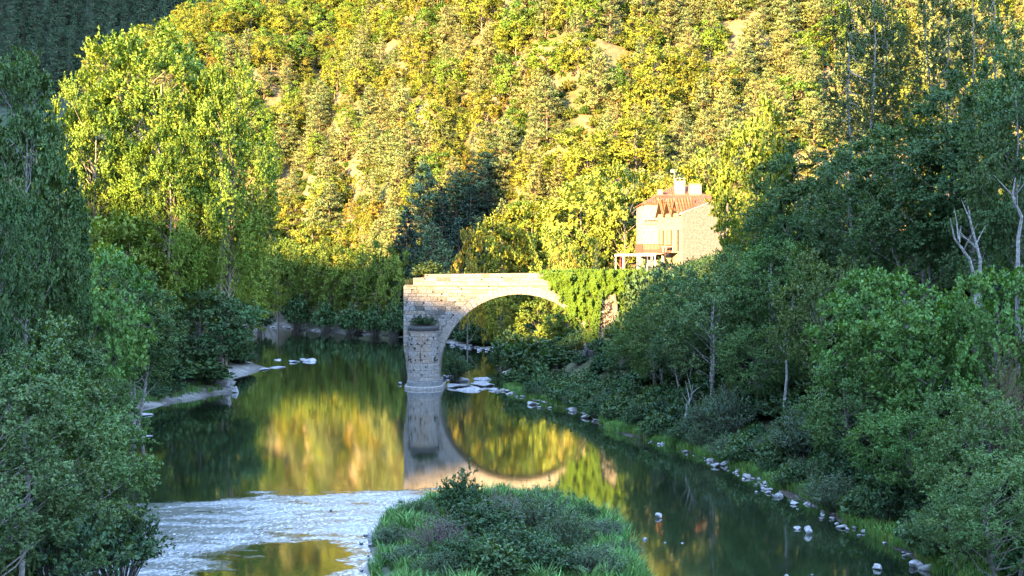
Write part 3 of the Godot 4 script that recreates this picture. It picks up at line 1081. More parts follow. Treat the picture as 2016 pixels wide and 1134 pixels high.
func house() -> void:
	var o := root("stone_house", Vector3(22, 12.8, -152), "sunlit cream stone house with orange tiled roofs on the terrace above the bridge", "house")
	var og := o.position
	var cream := Color(0.235, 0.185, 0.125)
	var white := Color(0.275, 0.23, 0.18)
	var terracotta := Color(0.27, 0.085, 0.042)
	var brown := Color(0.06, 0.032, 0.02)
	var A := Vector3(21.85, 0, -150.0)
	var E := Vector3(19.35, 0, -154.2)
	var G := Vector3(28.6, 0, -154.4)
	var eave := 19.95
	var pitch := 0.577
	# facade with five tall openings, built between them
	var along := (E - A)
	var flen := along.length()
	var fd := along / flen
	var fnorm := Vector3(fd.z, 0, -fd.x)                     # outward, to the left and front
	if fnorm.x > 0:
		fnorm = -fnorm
	var spots := [[0.55, 0.52], [1.95, 0.40], [2.80, 0.28], [3.62, 0.42], [4.42, 0.26]]
	var wb := Buf.new()
	var u := 0.0
	var basis := Basis(fd, Vector3.UP, fd.cross(Vector3.UP))
	var win0 := 15.0
	var win1 := 17.8
	for s in spots:
		var l: float = s[0] - s[1] * 0.5
		facade_box(wb, A, fd, fnorm, u, l, 12.0, eave, cream)
		facade_box(wb, A, fd, fnorm, l, l + s[1], 12.0, win0, cream)
		facade_box(wb, A, fd, fnorm, l, l + s[1], win1, eave, cream)
		u = l + s[1]
	facade_box(wb, A, fd, fnorm, u, flen, 12.0, eave, cream)
	for v in wb.v.size():
		wb.v[v] -= og
	part("facade_wall", made(wb), M.plaster, o)
	for s in spots:
		var c: Vector3 = A + fd * s[0] - fnorm * 0.20
		var win := box_part("window", c + Vector3(0, (win0 + win1) * 0.5, 0) - og, Vector3(s[1] - 0.01, win1 - win0, 0.04), M.glass, o, basis)
		var fr := Buf.new()
		for x in [-0.5, 0.5]:
			box(fr, basis * Vector3(x * (s[1] - 0.07), 0, 0) + fnorm * 0.05, Vector3(0.06, win1 - win0, 0.05), basis, brown)
		box(fr, fnorm * 0.055, Vector3(0.04, win1 - win0, 0.04), basis, brown)
		part("frame", made(fr), M.paint, win)
		for side in [-1, 1]:
			if s[1] < 0.3 and side > 0:
				continue
			box_part("shutter", c + fnorm * 0.245 + basis * Vector3(side * (s[1] * 0.5 + 0.10), 0, 0) + Vector3(0, (win0 + win1) * 0.5, 0) - og, Vector3(0.18, win1 - win0, 0.035), M.shutter_pale, o, basis, 0.008)
	# right hand wall, its top follows the roof
	var b := Buf.new()
	wall_line(b, A - og, G - og, -1.0, eave - og.y, eave + pitch * (A.z - G.z) - og.y, -0.3, Color(0.205, 0.16, 0.115))
	part("rubble_wall", made(b), M.plaster, o)
	var rd := (G - A).normalized()
	var rn := Vector3(-rd.z, 0, rd.x)
	if rn.z < 0:
		rn = -rn
	var rbasis := Basis(rd, Vector3.UP, rd.cross(Vector3.UP))
	for course in 20:
		var yy := 13.1 + course * 0.36
		var x := rf(-0.3, 0.1)
		while x < 7.4:
			var w := rf(0.35, 0.85)
			var mid := x + w * 0.5
			x += w
			if mid < 0.2 or mid > 7.3 or yy + 0.36 > eave + pitch * mid * absf(rd.z) - 0.15:
				continue
			var p: Vector3 = A + rd * mid + rn * 0.02 + Vector3(0, yy + 0.17, 0) - og
			var sb := Buf.new()
			var t := rf(0.8, 1.15)
			box(sb, Vector3.ZERO, Vector3(w - 0.03, 0.33, 0.10 + rf(0, 0.05)), rbasis, Color(0.225 * t, (0.175 + rf(-0.02, 0.02)) * t, 0.125 * t), 0.02)
			part("wall_stone", made(sb), M.plaster, o, p)
	# front roof: a slope towards the river, its tile columns run down it
	var ridge_z := -154.4
	var ry := eave + pitch * 4.4
	var up := Vector3(0, 1, pitch).normalized()
	var deck := Buf.new()
	var p1 := Vector3(21.55, eave - 0.12, -149.8) - og
	var p2 := Vector3(28.5, eave + pitch * 4.3, -154.2) - og
	var p3 := Vector3(19.2, ry, ridge_z) - og
	var thick := Vector3(0, -0.14, 0)
	quad(deck, p1, p2, p3, p1 + (p3 - p1) * 0.5, terracotta)
	quad(deck, p3 + thick, p2 + thick, p1 + thick, p1 + (p3 - p1) * 0.5 + thick, brown)
	quad(deck, p1, p1 + thick, p2 + thick, p2, brown)
	var roof := part("front_roof", made(deck), M.tile, o)
	var x := 19.5
	while x < 28.2:
		# where this column meets the slanting lower edge
		var t := (x - 21.55) / (28.5 - 21.55)
		var zlow := lerpf(-149.8, -154.2, clampf(t, 0.0, 1.0)) if t > 0.0 else lerpf(-149.8, -154.2, clampf((21.55 - x) / 2.35, 0.0, 1.0))
		if zlow - ridge_z > 0.35:
			var tb := Buf.new()
			tile_run(tb, Vector3(x - 0.16 * (zlow - ridge_z) * 0.5, ry + 0.03, ridge_z) - og, Vector3(x, eave + pitch * (-150.0 - zlow) + 0.03 - 0.02, zlow + 0.1) - og, 0.105, up, terracotta)
			part("tile_column", made(tb), M.tile, roof)
		x += 0.29
	var rt := Buf.new()
	tile_run(rt, Vector3(19.0, ry + 0.02, ridge_z) - og, Vector3(28.4, ry + 0.02, ridge_z) - og, 0.13, Vector3.UP, terracotta)
	part("ridge_tiles", made(rt), M.tile, roof)
	# gutter and its brackets along the slanting edge
	var gb := Buf.new()
	tube(gb, [Vector3(21.55, eave - 0.22, -149.68) - og, Vector3(28.5, eave + pitch * 4.3 - 0.12, -154.05) - og], [0.11, 0.11], 8, Color(0.55, 0.47, 0.42))
	part("gutter", made(gb), M.paint, o)
	for k in 5:
		var t := 0.1 + k * 0.18
		box_part("bracket", Vector3(21.7, eave - 0.34, -149.8).lerp(Vector3(28.5, eave + pitch * 4.3 - 0.26, -154.15), t) - og, Vector3(0.10, 0.12, 0.3), M.dark_wood, o, rbasis)
	# three gabled dormers along the eave of the facade
	for k in 3:
		var c: Vector3 = A + fd * (flen * (k + 0.5) / 3.0) + fnorm * 0.42
		var wide := flen / 6.0 * 0.98
		var low := eave - 0.35
		var high := eave + 1.95
		var back: Vector3 = -fnorm * 3.2 + Vector3(0, 0.15, 0)
		var top := Vector3(c.x, high, c.z) - og
		var lft := Vector3(c.x, low, c.z) + fd * wide - og
		var rgt := Vector3(c.x, low, c.z) - fd * wide - og
		var db := Buf.new()
		for s in [lft, rgt]:
			quad(db, s, top, top + back, s + back, terracotta * 0.9)
			quad(db, s + thick * 0.7, s + back + thick * 0.7, top + back + thick * 0.7, top + thick * 0.7, brown)
			quad(db, s, s + thick * 0.7, top + thick * 0.7, top, Color(0.40, 0.28, 0.22))
		var dr := part("dormer_roof", made(db), M.tile, o)
		var gw := Buf.new()
		var inset: Vector3 = -fnorm * 0.44
		var ft := [lft + inset + Vector3(0, -0.1, 0), rgt + inset + Vector3(0, -0.1, 0), top + inset + Vector3(0, -0.14, 0)]
		quad(gw, ft[0], ft[1], ft[2], ft[2], Color(0.22, 0.10, 0.07))
		part("gable_boards", made(gw), M.dark_wood, dr)
		for s in [rgt, lft]:
			var edge: Vector3 = top - s
			var nrm := edge.cross(back).normalized()
			if nrm.y < 0:
				nrm = -nrm
			for j in 6:
				var tb := Buf.new()
				var off: Vector3 = back * ((j + 0.5) / 6.0 * 0.9)
				tile_run(tb, top + off + nrm * 0.02, s + off + nrm * 0.02, 0.12, nrm, terracotta)
				part("tile_column", made(tb), M.tile, dr)
	# back block with a hipped roof
	var bb := Buf.new()
	var x0 := 17.6
	var x1 := 27.6
	var z0 := -154.45
	var z1 := -161.0
	var top2 := 21.45
	wall_line(bb, Vector3(x0, 0, z0) - og, Vector3(x1, 0, z0) - og, -1.0, top2 - og.y, top2 - og.y, -0.3, white)
	wall_line(bb, Vector3(x0, 0, z1) - og, Vector3(x0, 0, z0) - og, -1.0, top2 - og.y, top2 - og.y, -0.3, white)
	wall_line(bb, Vector3(x1, 0, z0) - og, Vector3(x1, 0, z1) - og, -1.0, top2 - og.y, top2 - og.y, -0.3, white)
	wall_line(bb, Vector3(x1, 0, z1) - og, Vector3(x0, 0, z1) - og, -1.0, top2 - og.y, top2 - og.y, -0.3, white)
	part("back_wall", made(bb), M.plaster, o)
	var hb := Buf.new()
	var e0 := Vector3(x0 - 0.45, top2 - 0.05, z0 + 0.45) - og
	var e1 := Vector3(x1 + 0.4, top2 - 0.05, z0 + 0.45) - og
	var e2 := Vector3(x1 + 0.4, top2 - 0.05, z1 - 0.4) - og
	var e3 := Vector3(x0 - 0.45, top2 - 0.05, z1 - 0.4) - og
	var r0 := Vector3(x0 + 4.2, 23.95, -157.7) - og
	var r1 := Vector3(x1 - 3.6, 23.95, -157.7) - og
	quad(hb, e0, e1, r1, r0, terracotta)
	quad(hb, e3, e0, r0, r0, terracotta)
	quad(hb, e1, e2, r1, r1, terracotta)
	quad(hb, e2, e3, r0, r1, terracotta)
	quad(hb, e0, e1, e1 + thick, e0 + thick, terracotta * 0.8)
	quad(hb, e3, e0, e0 + thick, e3 + thick, terracotta * 0.8)
	quad(hb, e0 + thick, e1 + thick, e2 + thick, e3 + thick, brown)
	var hr := part("hipped_roof", made(hb), M.tile, o)
	x = x0 - 0.3
	while x < x1:
		var tb := Buf.new()
		var tt := minf(1.0, minf((x - e0.x - og.x) / (r0.x - e0.x), (e1.x + og.x - x) / (e1.x - r1.x)))
		if tt > 0.1:
			var lo := Vector3(x - og.x, e0.y + 0.02, e0.z + 0.04)
			var hi := Vector3(x - og.x, lerpf(e0.y, r0.y, tt) + 0.02, lerpf(e0.z, r0.z, tt))
			tile_run(tb, hi, lo, 0.10, Vector3(0, 1, 0.66).normalized(), terracotta)
			part("tile_column", made(tb), M.tile, hr)
		x += 0.30
	# chimneys
	var ch1 := chimney(o, Vector3(19.75, 22.2, -154.9) - og, Vector3(0.62, 2.1, 0.6), Color(0.56, 0.32, 0.18), false)
	ch1.set_meta("label", "slim orange rendered chimney")
	chimney(o, Vector3(22.6, 23.5, -156.3) - og, Vector3(1.35, 2.1, 0.9), white, true)
	chimney(o, Vector3(24.6, 23.1, -155.9) - og, Vector3(1.6, 1.9, 0.9), white, false)
	# aerial mast with a pale dish
	var mast := Buf.new()
	tube(mast, [Vector3(22.0, 23.6, -157.2) - og, Vector3(22.0, 26.2, -157.2) - og], [0.03, 0.025], 6, Color(0.5, 0.5, 0.5))
	var am := part("aerial_mast", made(mast), M.paint, o)
	var dish := Buf.new()
	for k in 12:
		for j in 3:
			var ra := 0.24 * j / 3.0
			var rb := 0.24 * (j + 1) / 3.0
			var a0 := TAU * k / 12.0
			var a1 := TAU * (k + 1) / 12.0
			var base := Vector3(21.7, 26.0, -157.1) - og
			quad(dish, base + Vector3(cos(a0) * ra, sin(a0) * ra, ra * ra * 0.8), base + Vector3(cos(a1) * ra, sin(a1) * ra, ra * ra * 0.8), base + Vector3(cos(a1) * rb, sin(a1) * rb, rb * rb * 0.8), base + Vector3(cos(a0) * rb, sin(a0) * rb, rb * rb * 0.8), Color(0.45, 0.43, 0.4))
	part("dish", made(dish), M.paint, am)
	# rain pipe, upper balcony, lower balcony
	var pipe := Buf.new()
	tube(pipe, [Vector3(18.45, 13.0, -154.3) - og, Vector3(18.45, 20.9, -154.3) - og], [0.09, 0.09], 8, Color(0.26, 0.12, 0.07))
	part("rain_pipe", made(pipe), M.paint, o)
	var ub := part("upper_ledge", one_box(Vector3(1.85, 0.12, 0.5), white, 0.02), M.plaster, o, Vector3(18.5, 18.75, -154.2) - og)
	var rail := Buf.new()
	for k in 9:
		box(rail, Vector3(-0.8 + k * 0.2, 0.22, 0.2), Vector3(0.035, 0.34, 0.035), Basis(), brown)
	box(rail, Vector3(0, 0.42, 0.2), Vector3(1.8, 0.05, 0.05), Basis(), brown)
	part("railing", made(rail), M.dark_wood, ub)
	var bal := part("balcony", one_box(Vector3(3.6, 0.2, 2.6), Color(0.30, 0.22, 0.17), 0.03), M.plaster, o, Vector3(18.15, 14.7, -153.0) - og)
	for k in 26:
		box_part("baluster", Vector3(-1.72 + k * 0.19, 0.62, 1.22), Vector3(0.15, 1.15, 0.04), M.rust_wood, bal)
	for k in 12:
		box_part("baluster", Vector3(-1.76, 0.62, 1.1 - k * 0.2), Vector3(0.04, 1.15, 0.16), M.rust_wood, bal)
	box_part("handrail", Vector3(0, 1.24, 1.22), Vector3(3.64, 0.08, 0.10), M.rust_wood, bal, Basis(), 0.015)
	box_part("screen", Vector3(-1.45, 0.68, 1.30), Vector3(0.85, 1.1, 0.03), M.dark_wood, bal, Basis(), 0.006)
	for k in [-1.6, 0.2, 1.6]:
		box_part("pillar", Vector3(k, -1.5, 1.0), Vector3(0.24, 2.9, 0.24), M.pillar, bal, Basis(), 0.02)

func one_box(size: Vector3, col: Color, bevel: float) -> ArrayMesh:
	var b := Buf.new()
	box(b, Vector3.ZERO, size, Basis(), col, bevel)
	return made(b)

func facade_box(b: Buf, A: Vector3, fd: Vector3, fnorm: Vector3, u0: float, u1: float, y0: float, y1: float, col: Color) -> void:
	if u1 - u0 < 0.01:
		return
	var c := A + fd * ((u0 + u1) * 0.5) - fnorm * 0.15
	c.y = (y0 + y1) * 0.5
	box(b, c, Vector3(u1 - u0, y1 - y0, 0.3), Basis(fd, Vector3.UP, fd.cross(Vector3.UP)), col)

func chimney(o: Node3D, at: Vector3, size: Vector3, col: Color, vents: bool) -> MeshInstance3D:
	var c := part("chimney", one_box(size, col, 0.02), M.plaster, o, at)
	part("cap", one_box(Vector3(size.x + 0.14, 0.08, size.z + 0.14), col, 0.015), M.plaster, c, Vector3(0, size.y * 0.5 + (0.30 if vents else 0.045), 0))
	if vents:
		for k in [-0.42, 0.0, 0.42]:
			part("pier", one_box(Vector3(0.14, 0.25, size.z * 0.9), col, 0.01), M.plaster, c, Vector3(k * size.x, size.y * 0.5 + 0.13, 0))
		part("finial", one_box(Vector3(0.16, 0.22, 0.16), col, 0.03), M.plaster, c, Vector3(0, size.y * 0.5 + 0.45, 0))
	return c

# ------------------------------------------------------------------ the wooded slope beyond the river
func hill_place(px: float, py: float) -> Array:
	var where := "behind the tall poplars"
	if px > 1640: where = "behind the slender aspens"
	elif px > 1430: where = "behind the dark trees by the house"
	elif px > 1240: where = "above the house roof"
	elif px > 1090: where = "above the ivy end of the bridge"
	elif px > 930: where = "above the bridge arch"
	elif px > 780: where = "above the lone bridge pier"
	elif px > 640: where = "left of the bridge pier"
	elif px > 500: where = "beside the tall poplars"
	var high := "at the slope foot"
	if py < 90: high = "high on the slope"
	elif py < 200: high = "on the upper slope"
	elif py < 310: high = "halfway up the slope"
	elif py < 410: high = "on the lower slope"
	return [where, high]

func hill_trees() -> void:
	var mats := {"pale": leaf_mat(lin(1.0, 0.97, 0.85), 0.45, 0.7), "olive": leaf_mat(lin(0.86, 0.95, 0.80), 0.45, 0.7), "dull": leaf_mat(lin(0.70, 0.80, 0.76), 0.4, 0.7)}
	var bmats := {"yellow": leaf_mat(lin(1.0, 0.95, 0.8)), "fresh green": leaf_mat(lin(0.80, 1.0, 0.8)), "russet": leaf_mat(lin(1.0, 0.84, 0.75)), "deep green": leaf_mat(lin(0.62, 0.85, 0.8))}
	var pines := 0
	var oaks := 0
	var birches := 0
	var z := -196.0
	var row := 0
	while z > -425.0:
		var x := -175.0 + (row % 2) * 4.0
		while x < 150.0:
			var px := x + rf(-2.8, 2.8)
			var pz := z + rf(-2.6, 2.6)
			x += 6.6
			var up := -pz - foot(px)
			var sx := 1008.0 + px / -pz * F
			if up < 1.0 or sx < 170.0 or sx > 2060.0:
				continue
			var y := ground(px, pz)
			var sy := 540.0 - (y - EYE) / -pz * F
			if sy < -20.0 or sy > 640.0 or (sx > 1640.0 and sy > 330.0) or (sx < 330.0 and sy > 250.0):
				continue
			if px > 14.0 and px < 32.0 and pz > -172.0:
				continue
			# the dark spruces get their own hollow
			if sx > 785.0 and sx < 985.0 and pz > -248.0:
				continue
			# bare rock and grass on the rib of the slope
			var rib: float = absf(px - lerpf(-22.0, 2.0, clampf((y - 40.0) / 45.0, 0.0, 1.0)))
			if rib < 2.5 and y > 45.0 and rng.randf() < 0.2:
				continue
			var n := land_noise.get_noise_2d(px * 1.5 + 300.0, pz * 1.5)
			var w := hill_place(sx, sy - 60.0)
			var leafy: float = 0.44 + n * 0.8 - 0.22 * ss(1200, 1500, sx)
			if rng.randf() > leafy and pines < 296:
				var k := rng.randi_range(0, 4)
				var tone: String = ["pale", "pale", "olive", "dull"][rng.randi_range(0, 3)]
				var h := rf(9.5, 15.0)
				var shape: String = "broad" if k < 3 else "narrow"
				var size: String = "tall" if h > 12.6 else "short"
				plant("pine%d" % k, "pine_tree", Vector3(px, y - 0.2, pz), h, h * (0.34 if k < 3 else 0.26) * rf(0.9, 1.15), "%s %s %s pine %s %s" % [size, shape, tone, w[1], w[0]], "pine tree", "pines on the sunlit slope", mats[tone])
				pines += 1
			elif rng.randf() < 0.72 and oaks < 290:
				var k := rng.randi_range(0, 4)
				var tone: String = ["yellow", "fresh green", "yellow", "deep green", "russet"][rng.randi_range(0, 4)]
				var h := rf(7.5, 12.5)
				plant("oak%d" % k, "oak_tree", Vector3(px, y - 0.3, pz), h, h * rf(0.36, 0.5), "%s %s oak %s %s" % ["huge" if h > 11.3 else "large" if h > 10.0 else "medium" if h > 8.7 else "small", tone, w[1], w[0]], "oak tree", "oaks on the sunlit slope", bmats[tone])
				oaks += 1
			else:
				var k := rng.randi_range(0, 2)
				var tone: String = ["yellow", "fresh green", "russet"][rng.randi_range(0, 2)]
				var h := rf(4.5, 8.0)
				plant("birch%d" % k, "birch_tree", Vector3(px, y - 0.3, pz), h, h * rf(0.36, 0.48), "%s %s birch %s %s" % ["bigger" if h > 6.2 else "little", tone, w[1], w[0]], "birch tree", "birches on the sunlit slope", bmats[tone])
				birches += 1
		z -= 5.6
		row += 1
	# scrub between the trees
	var spots := []
	for k in 5200:
		var d := rf(200.0, 420.0)
		var u := rf(-0.40, 0.46)
		var px := u * d
		if -(-d) - foot(px) < 0.0:
			continue
		spots.append(Transform3D(Basis(Vector3.UP, rf(0, TAU)).scaled(Vector3.ONE * rf(0.5, 1.15)), Vector3(px, ground(px, -d) - 0.1, -d)))
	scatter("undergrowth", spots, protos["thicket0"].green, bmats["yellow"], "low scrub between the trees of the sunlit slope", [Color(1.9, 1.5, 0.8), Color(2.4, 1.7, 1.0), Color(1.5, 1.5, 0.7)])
	# dark group of spruces standing in the one patch of shade on the slope
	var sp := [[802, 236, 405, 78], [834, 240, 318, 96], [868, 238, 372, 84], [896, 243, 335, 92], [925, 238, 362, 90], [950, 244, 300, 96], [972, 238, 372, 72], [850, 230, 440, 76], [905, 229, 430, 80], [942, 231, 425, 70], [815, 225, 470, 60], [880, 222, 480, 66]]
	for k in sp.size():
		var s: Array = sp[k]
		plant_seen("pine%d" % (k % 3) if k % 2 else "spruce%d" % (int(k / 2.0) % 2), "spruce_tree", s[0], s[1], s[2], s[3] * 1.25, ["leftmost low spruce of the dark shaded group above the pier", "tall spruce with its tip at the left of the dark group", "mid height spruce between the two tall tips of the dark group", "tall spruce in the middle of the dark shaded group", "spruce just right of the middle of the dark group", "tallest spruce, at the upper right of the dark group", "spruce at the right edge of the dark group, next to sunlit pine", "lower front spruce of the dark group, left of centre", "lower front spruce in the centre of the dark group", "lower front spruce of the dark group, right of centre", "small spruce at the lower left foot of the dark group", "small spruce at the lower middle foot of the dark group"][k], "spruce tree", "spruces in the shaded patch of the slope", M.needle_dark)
	# the far mountain in shade, beyond the shoulder of the slope
	var count := 0
	for r in 10:
		for k in 26:
			var d := 452.0 + r * 8.5 + rf(-5, 5)
			var px := -18.0 + k * 19.5 + (r % 2) * 9.0 + rf(-7, 7)
			if px > 480.0:
				continue
			var w := at_px(px, d)
			var y := ground(w.x, w.y)
			var sy := 540.0 - (y - EYE) / d * F
			if sy < -10.0 or sy > 210.0:
				continue
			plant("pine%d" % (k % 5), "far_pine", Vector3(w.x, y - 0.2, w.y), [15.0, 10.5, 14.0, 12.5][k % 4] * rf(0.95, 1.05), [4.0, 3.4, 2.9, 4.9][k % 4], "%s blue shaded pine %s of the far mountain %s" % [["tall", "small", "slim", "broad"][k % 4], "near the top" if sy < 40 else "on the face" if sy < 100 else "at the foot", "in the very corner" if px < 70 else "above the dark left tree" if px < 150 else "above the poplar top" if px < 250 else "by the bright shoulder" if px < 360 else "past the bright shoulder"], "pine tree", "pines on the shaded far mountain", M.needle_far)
			count += 1
	# pale rock outcrops on the slope
	for q in [[1003, 340, 42, 34, "pale rock outcrop near the top of the sunlit slope"], [862, 326, 96, 20, "small pale rock in the upper middle of the sunlit slope"], [822, 300, 205, 36, "long pale rock ledge halfway up the slope"], [776, 286, 262, 40, "grey slanting rock at the lower end of the ledge"], [985, 345, 14, 26, "highest pale rock on the slope, at the edge of the picture"], [700, 300, 235, 30, "tan bare rock left of the long ledge"]]:
		var d: float = q[1]
		var w := at_px(q[0], d)
		# walk to where the slope is met
		for j in 60:
			var yy := ground(w.x, w.y)
			var hh := height_at(q[2], d)
			d += clampf((hh - yy) * 0.8, -4.0, 4.0)
			w = at_px(q[0], d)
		stone("rock_outcrop", Vector3(w.x, ground(w.x, w.y) + 0.4, w.y), Vector3(q[3] * 0.062, q[3] * 0.028, 2.2), q[4], "rock", "rock outcrops on the slope", Color(0.50, 0.42, 0.33))

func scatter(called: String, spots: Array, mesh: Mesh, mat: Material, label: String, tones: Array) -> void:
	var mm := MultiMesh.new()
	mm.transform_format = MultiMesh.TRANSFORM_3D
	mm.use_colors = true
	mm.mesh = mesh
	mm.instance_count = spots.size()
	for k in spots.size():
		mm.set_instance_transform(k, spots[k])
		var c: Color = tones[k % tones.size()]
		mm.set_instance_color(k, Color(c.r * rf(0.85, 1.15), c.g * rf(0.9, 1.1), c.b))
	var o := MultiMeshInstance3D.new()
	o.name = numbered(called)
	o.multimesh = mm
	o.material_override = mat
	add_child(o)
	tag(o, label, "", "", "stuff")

# ------------------------------------------------------------------ trees along the river
func river_trees() -> void:
	var g_left := "trees on the left bank"
	var g_right := "trees on the right bank"
	var g_far := "shaded trees on the far bank"
	# three tall poplars on the left, their tops in the sun
	plant_seen("poplar1", "poplar_tree", 290, 128, 55, 300, "tallest sunlit golden poplar, with the rounded top", "poplar tree", "sunlit poplars on the left bank")
	plant_seen("poplar0", "poplar_tree", 437, 124, 128, 205, "sunlit poplar at the right of the three, next to the pine slope", "poplar tree", "sunlit poplars on the left bank")
	plant_seen("poplar0", "poplar_tree", 178, 121, 165, 190, "sunlit poplar at the left of the three, half behind the dark tree", "poplar tree", "sunlit poplars on the left bank")
	plant_seen("poplar0", "poplar_tree", 330, 117, 250, 190, "lower poplar in front of the tallest one", "poplar tree", "sunlit poplars on the left bank", M.leaf_dark)
	# left bank in shade: [kind, name, px, distance, top, width, material, label]
	var list := [
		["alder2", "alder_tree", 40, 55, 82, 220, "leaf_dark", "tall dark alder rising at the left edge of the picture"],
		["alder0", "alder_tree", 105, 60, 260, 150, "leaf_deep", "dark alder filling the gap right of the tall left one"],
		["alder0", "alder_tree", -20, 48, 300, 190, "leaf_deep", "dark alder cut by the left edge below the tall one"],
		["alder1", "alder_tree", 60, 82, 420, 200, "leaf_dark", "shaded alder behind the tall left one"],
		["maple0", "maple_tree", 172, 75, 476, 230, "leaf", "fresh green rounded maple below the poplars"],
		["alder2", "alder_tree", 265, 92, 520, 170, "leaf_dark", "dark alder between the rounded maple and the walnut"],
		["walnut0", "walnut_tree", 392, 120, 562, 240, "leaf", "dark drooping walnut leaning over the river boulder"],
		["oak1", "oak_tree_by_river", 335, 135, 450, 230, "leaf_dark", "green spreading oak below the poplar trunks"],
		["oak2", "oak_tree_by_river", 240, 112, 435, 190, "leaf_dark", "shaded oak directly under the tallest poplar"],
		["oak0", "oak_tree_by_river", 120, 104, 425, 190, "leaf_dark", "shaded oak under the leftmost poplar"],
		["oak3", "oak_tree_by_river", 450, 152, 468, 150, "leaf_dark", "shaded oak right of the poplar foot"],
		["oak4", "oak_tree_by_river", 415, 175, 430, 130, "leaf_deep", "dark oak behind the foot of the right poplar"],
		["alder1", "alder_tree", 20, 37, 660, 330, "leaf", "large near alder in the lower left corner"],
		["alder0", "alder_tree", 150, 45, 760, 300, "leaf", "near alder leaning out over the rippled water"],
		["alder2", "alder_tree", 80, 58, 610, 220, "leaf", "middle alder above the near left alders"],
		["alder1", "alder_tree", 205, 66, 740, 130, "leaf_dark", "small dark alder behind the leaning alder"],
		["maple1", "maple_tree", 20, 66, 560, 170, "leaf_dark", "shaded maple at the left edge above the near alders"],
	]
	for t in list:
		plant_seen(t[0], t[1].replace("_by_river", ""), t[2], t[3], t[4], t[5], t[7], t[1].replace("_by_river", "").replace("_", " "), g_left, M[t[6]])
	# low branches that hang over the water at the lower left
	for q in [[235, 45.5, 985, 180, "low alder bush hanging over the ripples at the lower left"], [110, 42, 930, 260, "broad alder bush at the bottom of the left edge"], [20, 40, 1030, 90, "pale leaved bush in the bottom left corner"]]:
		var w := at_px(q[0], q[1])
		var top := height_at(q[2], q[1])
		plant("bush0" if q[0] > 50 else "thicket0", "alder_bush", Vector3(w.x, maxf(ground(w.x, w.y), -0.1), w.y), maxf(top, 2.0), q[3] * 0.5 / F * q[1], q[4], "bush", "bushes on the left bank", M.leaf if q[0] > 50 else M.leaf_warm, false)
	# the far bank, left of the pier
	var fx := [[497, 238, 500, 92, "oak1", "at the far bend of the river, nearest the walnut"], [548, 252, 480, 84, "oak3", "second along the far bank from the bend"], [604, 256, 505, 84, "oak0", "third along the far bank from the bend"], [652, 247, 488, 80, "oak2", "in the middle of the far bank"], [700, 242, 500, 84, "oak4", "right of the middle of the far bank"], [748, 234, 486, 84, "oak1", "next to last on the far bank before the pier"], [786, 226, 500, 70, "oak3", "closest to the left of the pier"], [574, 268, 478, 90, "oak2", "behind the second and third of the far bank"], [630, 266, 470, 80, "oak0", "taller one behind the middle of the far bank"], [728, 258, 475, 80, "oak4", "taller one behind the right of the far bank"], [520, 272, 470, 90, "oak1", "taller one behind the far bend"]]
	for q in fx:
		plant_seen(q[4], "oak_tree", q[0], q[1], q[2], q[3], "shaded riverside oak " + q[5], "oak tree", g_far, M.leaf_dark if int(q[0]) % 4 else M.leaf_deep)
	for q in [[512, 240, 590, 50, "at the bend"], [585, 250, 585, 60, "left of the pale shore"], [640, 240, 598, 56, "above the pale shore"], [690, 232, 606, 64, "right of the pale shore"], [738, 225, 604, 60, "near the pier"], [775, 220, 600, 50, "touching the pier edge"]]:
		plant_seen("thicket0", "waterside_bush", q[0], q[1], q[2], q[3], "dark bush at the water of the far bank, " + q[4], "bush", "bushes on the far bank", M.leaf_dark, false)
	# sunlit trees just beyond the bridge
	var gb := "sunlit trees behind the bridge"
	for q in [["birch0", "birch_tree", 920, 186, 452, 78, "leaf_warm", "bright yellow pointed birch just above the parapet"], ["oak3", "oak_tree", 985, 192, 438, 120, "leaf_warm", "golden rounded oak beside the yellow birch"], ["oak0", "oak_tree", 1050, 198, 398, 150, "leaf_warm", "broad golden oak above the middle of the arch"], ["oak4", "oak_tree", 1150, 190, 345, 185, "leaf", "tall green gold oak left of the house"], ["oak2", "oak_tree", 1228, 182, 330, 130, "leaf", "tall oak standing against the left wall of the house"], ["oak1", "oak_tree", 1140, 160, 468, 120, "leaf_dark", "low dull green oak between bridge and pergola"], ["oak3", "oak_tree", 1090, 172, 452, 90, "leaf", "small green oak behind the ivy end of the parapet"], ["spruce0", "cypress_tree", 1174, 154, 474, 24, "needle_dark", "narrow dark cypress left of the pergola"], ["birch1", "birch_tree", 1108, 152, 478, 60, "leaf", "small birch just over the ivy"], ["oak0", "oak_tree", 990, 168, 578, 72, "leaf_warm", "yellow green oak lit under the arch"], ["oak2", "oak_tree", 1062, 152, 588, 92, "leaf_deep", "dark oak seen under the right of the arch"], ["oak4", "oak_tree", 1118, 142, 604, 84, "leaf_deep", "dark oak under the springing of the arch by the rubble"], ["oak1", "oak_tree", 905, 204, 560, 90, "leaf_deep", "dark oak seen under the left of the arch"], ["oak3", "oak_tree", 945, 196, 590, 60, "leaf_dark", "shaded oak between the lit oak and the pier, under the arch"], ["oak2", "oak_tree", 1330, 178, 320, 110, "leaf_warm", "golden oak rising behind the house roof"], ["oak0", "oak_tree", 1405, 180, 300, 120, "leaf", "green gold oak behind the right end of the roof"]]:
		plant_seen(q[0], q[1], q[2], q[3], q[4], q[5], q[7], q[1].replace("_", " "), gb, M[q[6]])
